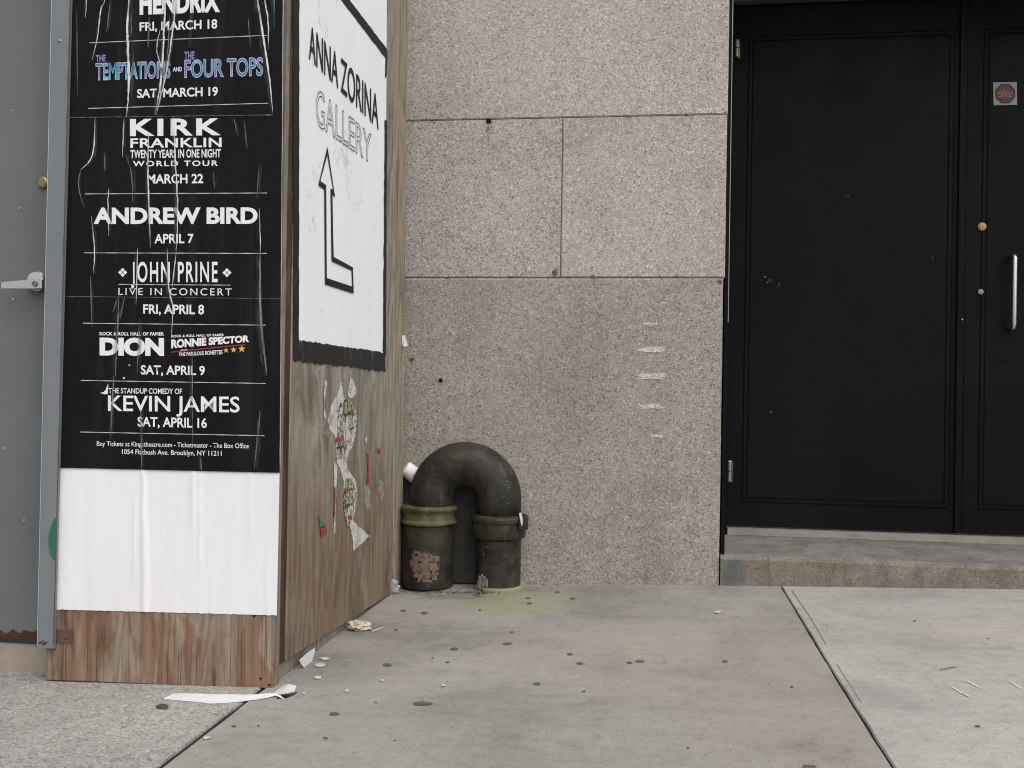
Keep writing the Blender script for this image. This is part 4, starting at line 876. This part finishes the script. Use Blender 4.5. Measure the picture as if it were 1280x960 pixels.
# ================================================================== GREY STEEL DOOR at the left with its frame strip
GY = 2.275
gd = thing('steel_door', (-1.98, GY, gz(-1.98, GY)), 'grey steel door with a lever handle at the left of the plywood', 'door')
b = bm_new(); zbt = atY(25, 795, GY).z; add_box(b, (-2.5, GY, zbt), (-1.512, GY+.045, 2.45), .003); GL = obj('door_leaf', b, MT['steel_grey'], gd)
b = bm_new(); p = atY(46.5, 352, GY)
add_lathe(b, [(.027, GY-.0005), (.027, GY-.010), (.024, GY-.014), (.004, GY-.0145)], (p.x+.004, 0, p.z), 'Y', 40); ro = obj('handle_rose', b, MT['chrome'], GL, smooth=False)
b = bm_new(); LYp = GY-.052
pa = [atY(1, 352.3, LYp), atY(41, 348.8, LYp), atY(52, 348.8, LYp), atY(52, 360.5, LYp), atY(41, 361, LYp), atY(1, 361, LYp)]
add_prism(b, pa, (0, .012, 0)); bevel(b, .002, 2); pc = atY(48, 354.5, LYp); add_lathe(b, [(.010, LYp+.011), (.010, GY-.012)], (pc.x, 0, pc.z), 'Y', 20); lv = obj('lever_handle', b, MT['chrome'], GL)
b = bm_new(); pk = atY(43.5, 354.8, LYp); add_lathe(b, [(.0085, LYp-.0005), (.0075, LYp-.003), (.0045, LYp-.003), (.004, LYp-.001)], (pk.x, 0, pk.z), 'Y', 20); obj('keyhole', b, MT['chrome_dark'], lv)
b = bm_new(); p = atY(55, 228.5, GY); add_lathe(b, [(.0155, GY-.0005), (.0155, GY-.008), (.011, GY-.011), (.003, GY-.0112)], (p.x, 0, p.z), 'Y', 28); obj('deadbolt', b, MT['brass_old'], GL)
b = bm_new(); N = 50; tp = [(-14+66*k/N, 789+random.uniform(-1.8, 1.8)+2*math.sin(k*.5)) for k in range(N+1)]; bt = [(-14+66*k/N, 797.5) for k in range(N+1)]; strip_lr(b, tp, bt, lambda x, y: atY(x, y, GY-.0012)); obj('rusty_edge', b, MT['rust'], GL)
b = bm_new()
for px, py in ((16, 374), (15, 138), (24, 260), (6, 560), (30, 650)): blob(b, px, py, 1.3, 1.1, lambda x, y: atY(x, y, GY-.0012), 8, .4)
obj('paint_chip', b, MT['grit'], GL)
SY = 2.166                                                       # steel frame strip stands proud of door and plywood
a0, a1 = atY(46, 810, SY), atY(66.5, 811, SY); c0, c1 = ext(a0, atY(64.5, 0, SY), 2.6), ext(a1, atY(88, 0, SY), 2.6)
b = bm_new(); add_prism(b, [a0, a1, c1, c0], (0, .011, 0)); bevel(b, .0012, 2); fr = obj('frame_strip', b, MT['steel_frame'], gd)
b = bm_new(); N = 90; l = []; r = []
for k in range(N+1):
    t = k/N; q = (66.9+(88.6-66.9)*(1-t)*1.0, 806*t-40*(1-t)); q = (88.9+(67.2-88.9)*t, -20+826*t)
    wd = .5+.9*max(0, noise.noise(Vector((k*.35, 2, 0)))+.35)*(1 if k < 40 else .6); l.append((q[0]-wd*1.5, q[1])); r.append((q[0]+.4, q[1]))
strip_lr(b, l, r, lambda x, y: atY(x, y, SY-.0012)); obj('chipped_edge', b, MT['rust_chip'], fr)
b = bm_new(); strip_lr(b, line((64.6, -20), (46.2, 806), 40), line((65.3, -20), (46.8, 806), 40), lambda x, y: atY(x, y, SY-.0012)); obj('bright_edge', b, plain('bare_steel_edge', (.55, .57, .58), .4, .5, .3), fr)
b = bm_new(); q = [(70.5, 646), (67, 650), (63.5, 658), (61, 668), (60.3, 680), (62, 691), (65.5, 698), (69.3, 701)]; c = [(70.6, 646)]+[(70.6+(69.2-70.6)*k/6, 652+(692-652)*k/6) for k in range(6)]+[(69.3, 702)]
strip_lr(b, q, c, lambda x, y: atY(x, y, SY-.0016)); obj('green_paint_blot', b, MT['green_paint'], fr)
b = bm_new(); p = atY(74.5, 51, SY); add_lathe(b, [(.005, SY-.0008), (.003, SY-.003)], (p.x, 0, p.z), 'Y', 12); obj('rivet', b, MT['chrome_dark'], fr)
b = bm_new()
for px, py in ((50.5, 804), (54, 805), (57, 803.5), (53, 801.5)): blob(b, px, py, 2.2, 1.3, lambda x, y: atY(x, y, SY-.0012), 9, .5)
obj('rust_patch', b, MT['rust'], fr)
b = bm_new(); add_box(b, (-2.5, GY+.046, 2.45), (-1.5, GY+.1, 2.6)); add_box(b, (-2.555, GY-.05, -.05), (-2.505, GY+.08, 2.6), .003); obj('door_frame', b, MT['steel_frame'], gd)
b = bm_new(); zs = atY(25, 807.5, 2.262).z; add_box(b, (-2.5, 2.258, -.14), (-1.483, 2.284, zs), .004); sl_ = tag(obj('door_sill', b, MT['wood_sill'], None, (-2.0, 2.26, -.06)), 'low tan stone sill under the grey steel door', 'sill')

# ================================================================== CAST IRON VENT PIPE
AY = 3.462; xl, xr, zc, rt, Rb = -.748, -.486, .331, .0845, .131
pz = gz(-.62, 3.4)
pipe = thing('vent_pipe', ((xl+xr)/2, AY, pz), 'dark cast iron vent pipe bent like an upside-down U against the granite wall', 'pipe')
xm = (xl+xr)/2; tilt = -.012
b = bm_new(); pts = [(xl, AY, .26)]+[(xm-Rb*math.cos(a), AY, zc+Rb*math.sin(a)+tilt*math.cos(a)*-1*0) for a in [math.pi*k/32 for k in range(33)]]+[(xr, AY, .24)]
add_tube(b, pts, rt, 48); obj('bend', b, MT['iron'], pipe, smooth=True)
def ringed(x, prof, name, m):
    bm = bm_new(); add_lathe(bm, prof, (x, AY, 0), 'Z', 72)
    for v in bm.verts: v.co += Vector((noise.noise(v.co*30), noise.noise(v.co*30+Vector((7, 0, 0))), noise.noise(v.co*26+Vector((0, 9, 0)))))*.0016
    o = obj(name, bm, m, pipe, smooth=False); return o
ringed(xl-.008, [(.088, .232), (.107, .234), (.110, .238), (.110, .243), (.104, .248), (.100, .253), (.099, .270), (.102, .280), (.107, .286), (.109, .292), (.108, .298), (.102, .303), (.088, .304)], 'flange', MT['iron_green'])
fo = ringed(xr, [(.086, .183), (.094, .187), (.101, .193), (.1025, .205), (.1025, .243), (.104, .250), (.108, .254), (.109, .266), (.107, .272), (.100, .276), (.086, .277)], 'collar', MT['iron'])
b = bm_new(); add_box(b, (xr+.088, AY-.075, .232), (xr+.118, AY-.045, .276), .006); add_lathe(b, [(.009, .276), (.009, .285), (.006, .286)], (xr+.103, AY-.06, 0), 'Z', 6); obj('bolt_lug', b, MT['iron'], fo)
b = bm_new(); pth = [atY(650.5, 640, AY-.115), atY(652, 649, AY-.115), atY(653, 655, AY-.115)]; ribbon(b, [(650.2, 641), (651.5, 647), (652.2, 653), (652.5, 657)], [3, 3.2, 2.4, .8], lambda x, y: atY(x, y, AY-.118)); obj('lug_glint', b, MT['paper_litter'], fo)  # white strip painting the glint at the bolt lug
ringed(xl-.012, [(.097, pz+.004), (.0985, .02), (.0985, .225), (.096, .233)], 'lower_pipe', MT['iron'])
ringed(xr, [(.086, pz-.01), (.0855, .0), (.0855, .15), (.087, .186)], 'lower_pipe', MT['iron'])
ringed(xr+.004, [(.0925, pz-.02), (.0922, pz+.012), (.088, pz+.019), (.084, pz+.019)], 'foot_ring', plain('mossy_mortar', (.22, .215, .14), .9, .2, var=.4, scale=40, bump=.4))
b = bm_new(); add_box(b, (-.90, WY-.05, pz+.004), (-.55, WY-.0095, .405), .004); obj('back_plate', b, MT['iron_plate'], pipe)
b = bm_new()
for k in range(7):
    a = math.radians(random.uniform(200, 345)); z = random.uniform(.02, .17); r = .0862
    x, y = xr+r*math.cos(a), AY+r*math.sin(a); t = Vector((-math.sin(a), math.cos(a), 0)); s = random.uniform(.0006, .0016)
    b.faces.new([b.verts.new(Vector((x, y, z))+t*s*u+Vector((0, 0, s*v*1.6))) for u, v in ((-1, -1), (1, -.7), (.8, 1), (-.9, .8))])
for px, py in ((634, 601.5), (634.5, 629.5), (630, 620), (637, 609)):
    d = ray(px, py); ang = math.radians(-60); 
    p = atY(px, py, AY-rt*.93); b.faces.new([b.verts.new(p+Vector((u*.0014, -.004, v*.0016))) for u, v in ((-1, -1), (1, -.7), (.8, 1), (-.9, .8))])
obj('paint_fleck', b, MT['grit'], pipe)
# plain tan and red tile patch stuck to the round of the left lower pipe
def curved_tile(bm, u0, u1, z0, z1, r):
    cx = xl-.012; n = max(1, int((u1-u0)/.008)); V = []
    for k in range(n+1):
        a = -math.pi/2+(u0+(u1-u0)*k/n)/.0985; V.append([bm.verts.new((cx+r*math.cos(a), AY+r*math.sin(a), z)) for z in (z0, z1)])
    for k in range(n): bm.faces.new((V[k][0], V[k+1][0], V[k+1][1], V[k][1]))
b = bm_new(); bR = bm_new(); bD = bm_new(); ts = .0088; rt_ = random.Random(21)
for i in range(13):
    for k in range(15):
        u, z = -.048+i*ts, .026+k*ts
        e = math.hypot((u-.008)/.055, (z-.075)/.062)+.35*noise.noise(Vector((u*40, z*40, 2)))
        if e > 1 or rt_.random() < .03: continue
        top = z > .094
        tgt = bR if rt_.random() < .06 else (bD if rt_.random() < .30 else b)
        curved_tile(tgt, u, u+ts*.985, z, z+ts*.985, .1012)
for nm, bmx, mm in (('tile_patch', b, 'tan'), ('red_tiles', bR, 'tile_red'), ('pale_tiles', bD, 'tile_pale')): obj(nm, bmx, MT[mm], pipe)['kind'] = 'stuff'
# ================================================================== LITTER
def crumple(name, c, r, sx, sy, sz, m, label, cat, seed, sub=4, amp=.55, group=None):
    bm = bm_new(); bmesh.ops.create_icosphere(bm, subdivisions=sub, radius=1)
    for v in bm.verts:
        p = v.co*1.7+Vector((seed, 0, 0)); d = 1-amp*abs(noise.noise(p))*1.6+.35*amp*noise.noise(p*2.6)-.25*amp*abs(noise.noise(p*5.1))
        q = v.co*d; v.co = Vector((c.x+q.x*sx*r, c.y+q.y*sy*r, max(gz(c.x, c.y)+.0005, c.z+q.z*sz*r)))
    return tag(obj(name, bm, m, None, P3(c)), label, cat, group)
p = atG(446, 790); crumple('crumpled_wrapper', p+Vector((.0, .02, .014)), .034, 1.25, .75, .62, MT['wrapper'], 'crumpled cream wrapper lying against the foot of the plywood side', 'litter', 3.3)
p = atG(490, 742); crumple('crumpled_plastic', p+Vector((-.006, .0, .022)), .036, 1.0, .7, 1.05, MT['plastic'], 'crumpled clear plastic in the corner between plywood and pipe', 'litter', 8.1)
p = atG(603, 742); crumple('tattered_rag', p+Vector((0, -.005, .034)), .036, .62, .5, 1.15, MT['rag'], 'tattered grey brown rag bunched at the foot of the right pipe leg', 'rag', 4.4, 5, .85)
# white cup on its side behind the bend
b = bm_new(); pa = atY(505.5, 584.5, 3.50); pb = atY(531, 604, 3.53); ax = (pb-pa).normalized()
L0 = (pb-pa).length; pts = [pa+ax*(L0*t) for t in (0, .03, .06, 1)]; add_tube(b, pts, [.0235, .0285, .0300, .0345], 32)
cup = tag(obj('paper_cup', b, MT['cup'], None, P3(pa)), 'white paper cup wedged on its side behind the pipe bend', 'cup')
b = bm_new(); dpt = pa+ax*.042
side_v = ax.cross(Vector((0, -1, .35))).normalized(); out_v = side_v.cross(ax).normalized(); out_v = out_v if out_v.y < 0 else -out_v
for k, (s, t) in enumerate(((-.010, .0), (-.004, .004), (.003, .001), (.008, .005))):
    c_ = dpt+side_v*s+ax*t+out_v*.0335; b.faces.new([b.verts.new(c_+side_v*.0024*u+ax*.0035*v) for u, v in ((-1, -1), (1, -.6), (.8, 1), (-1, .8))])
obj('printed_mark', b, MT['ink_black'], cup)
# long torn paper strip in front of the plywood foot
def paper_sheet_g(name, rows, m, label, cat):
    """rows: list of (left px, right px, lift left, lift right)"""
    bm = bm_new(); V = []
    for (a, c_, h0, h1) in rows:
        A = atG(*a); C = atG(*c_); V.append([bm.verts.new(A+(C-A)*t+Vector((0, 0, h0+(h1-h0)*t+.0015*noise.noise(Vector((a[0]*.09, t*2, 0)))))) for t in (0, .33, .66, 1)])
    for i in range(len(V)-1):
        for k in range(3): bm.faces.new((V[i][k], V[i+1][k], V[i+1][k+1], V[i][k+1]))
    c0 = atG(*rows[len(rows)//2][0]); o = tag(obj(name, bm, m, None, P3(c0), smooth=False), label, cat)
    md = o.modifiers.new('thick', 'SOLIDIFY'); md.thickness = .0006; md.offset = 1; return o
paper_sheet_g('paper_strip', [((205, 874.2), (206, 873.6), .001, .001), ((211, 875), (216, 868.2), .001, .002), ((228, 876.5), (230, 868.8), .001, .005), ((246, 878), (246, 870.5), .001, .006), ((262, 879.6), (262, 871), .001, .006), ((284, 879.2), (283, 871.4), .001, .006), ((304, 877.6), (302, 871.6), .002, .006), ((322, 875.4), (320, 871), .002, .006), ((336, 873.2), (335, 870), .003, .006), ((345, 871.6), (345, 869.6), .004, .006), ((350, 873.4), (351, 871.6), .002, .003), ((356, 876), (356.6, 875.4), .001, .001)], MT['paper_litter'], 'long torn white paper strip on the pavement at the plywood foot', 'litter')
paper_sheet_g('paper_curl', [((341, 867.5), (350, 862.5), .001, .005), ((346, 868.8), (355, 862), .001, .010), ((353, 868.6), (361, 862.5), .001, .014), ((360, 867), (366.5, 863), .001, .014), ((368, 864.8), (370.5, 862.5), .001, .009)], plain('curl_back_paper', (.47, .455, .475), .7, .2, var=.12), 'short curled white paper scrap at the hoarding corner', 'litter')
paper_sheet_g('black_paper_scrap', [((345, 873.6), (349, 869.6), .001, .001), ((356, 873.8), (360, 868), .001, .001), ((363, 871), (366, 866.8), .001, .001), ((369, 868), (371.5, 865.6), .001, .001)], MT['poster_black'], 'black poster scrap lying under the white paper curl at the hoarding corner', 'litter')
b = bm_new(); sf = side(.014); poly(b, [(393.5, 809.5), (393, 816), (389.5, 828), (387, 837.5), (381.5, 837), (375.5, 829), (374, 825), (383, 817)], sf)
o = tag(obj('paper_scrap', b, MT['paper_litter'], None, P3(side(.014)(384, 830))), 'white triangular paper scrap leaning on the foot of the plywood side', 'litter'); md = o.modifiers.new('thick', 'SOLIDIFY'); md.thickness = .0008
b = bm_new(); fw = lambda x, y: atY(x, y, 3.40+.004*((x-505) % 3)); poly(b, [(502.5, 420), (506, 418.5), (507.8, 423), (511, 427.5), (510.5, 432), (505, 433.5), (502.8, 431)], fw)
o = tag(obj('paper_scrap', b, MT['paper_litter'], None, P3(fw(506, 426))), 'small white paper scrap stuck at the back edge of the plywood, above the pipe', 'litter'); md = o.modifiers.new('thick', 'SOLIDIFY'); md.thickness = .0008
def flake(px, py, rx, ry, m, label, group, name='paper_flake', cat='litter'):
    bm = bm_new(); blob(bm, px, py, rx, ry, lambda x, y: atG(x, y, .003+.0015*noise.noise(Vector((x*.3, y*.3, 1)))), 10, .3); o = tag(obj(name, bm, m, None, P3(atG(px, py))), label, cat, group); md = o.modifiers.new('thick', 'SOLIDIFY'); md.thickness = .0008; md.offset = 1
for px, py, rx, ry in ((434, 863, 3.5, 1.3), (477, 850, 2, 1.2), (554, 856, 3, 1.6), (380, 866.5, 2, 1.2)):
    flake(px, py, rx, ry, MT['grit'], 'tiny white crumb scattered on the grey pavement', 'tiny white crumbs on the pavement')
flake(400.5, 831, 8, 2.6, MT['grit'], 'largest pale flake on the pavement beside the plywood side', 'pale flakes beside the plywood')
flake(406.5, 823, 5.5, 2.0, MT['wrapper'], 'pinkish flake just behind the largest pale flake by the plywood', 'pale flakes beside the plywood')
flake(397, 846.5, 4.5, 1.5, MT['paper_litter'], 'thin white flake in front of the largest pale flake', 'pale flakes beside the plywood')
flake(258, 921.5, 4, 2.2, MT['grit'], 'white crumb on the pavement near the dark joint at bottom left', 'tiny white crumbs on the pavement')
flake(897.5, 764.5, 4.5, 1.6, MT['grit'], 'small white fleck on the pavement in front of the step corner', 'tiny white crumbs on the pavement')
flake(204.5, 882.5, 9, 2.6, MT['gum_brown'], 'dry brown leaf on the coarse pavement by the paper strip', None, 'dry_leaf', 'leaf')
b = bm_new(); add_tube(b, [atG(465, 789.5, .003), atG(472, 787, .004), atG(480, 784, .003)], [.0022, .0026, .0015], 8); tag(obj('twig', b, MT['twig'], None, P3(atG(472, 787))), 'short pale twig on the pavement beside the crumpled wrapper', 'twig')
b = bm_new(); add_tube(b, [atG(1175, 837, .003), atG(1186, 834.5, .004), atG(1195, 833.5, .003)], [.0012, .0016, .0012], 8); tag(obj('twig', b, plain('dark_twig', (.14, .12, .10), .8, .2), None, P3(atG(1185, 835))), 'thin dark twig on the pale right-hand pavement', 'twig')
# grit and crumbs swept along the foot of the wall: uncountable
b = bm_new(); rnd = random.Random(5)
def grain(x, y, s):
    z = gz(x, y); v = [b.verts.new((x+rnd.uniform(-1, 1)*s, y+rnd.uniform(-1, 1)*s, z+rnd.uniform(.0, 1.2)*s+.001)) for _ in range(4)]
    for f in ((0, 1, 2), (0, 2, 3), (0, 3, 1), (1, 3, 2)): b.faces.new([v[i] for i in f])
for k in range(330):
    px = rnd.choice((rnd.gauss(578, 12), rnd.gauss(610, 14), rnd.uniform(505, 900), rnd.uniform(495, 560))); x = atG(px, 738).x
    y = WY-.02-abs(rnd.gauss(0, .035))-(.14 if 560 < px < 650 and rnd.random() < .8 else 0); grain(x, y, rnd.uniform(.0012, .0042))
for k in range(160):
    y = rnd.uniform(2.2, 3.5); grain(BX+.01+abs(rnd.gauss(0, .02)), y, rnd.uniform(.001, .003))
for k in range(90):
    x = rnd.uniform(-1.62, -.88); grain(x, FY-.006-abs(rnd.gauss(0, .02)), rnd.uniform(.001, .003))
dk = bm_new(); keep = b; b = dk
for k in range(420):
    u = rnd.random(); px = rnd.gauss(575, 26) if u < .6 else rnd.uniform(500, 700); x = atG(px, 738).x; y = 3.37-abs(rnd.gauss(0, .022)) if 505 < px < 650 and rnd.random() < .55 else WY-.015-abs(rnd.gauss(0, .03)); grain(x, y, rnd.uniform(.0012, .0055))
tag(obj('corner_dirt', b, plain('dark_dirt', (.06, .052, .042), .95, .1, var=.6, scale=60)), 'dark dirt gathered round the pipe feet', 'dirt', kind='stuff'); b = keep
tag(obj('wall_foot_grit', b, MT['grit']), 'pale grit and crumbs swept along the foot of the walls', 'grit', kind='stuff')
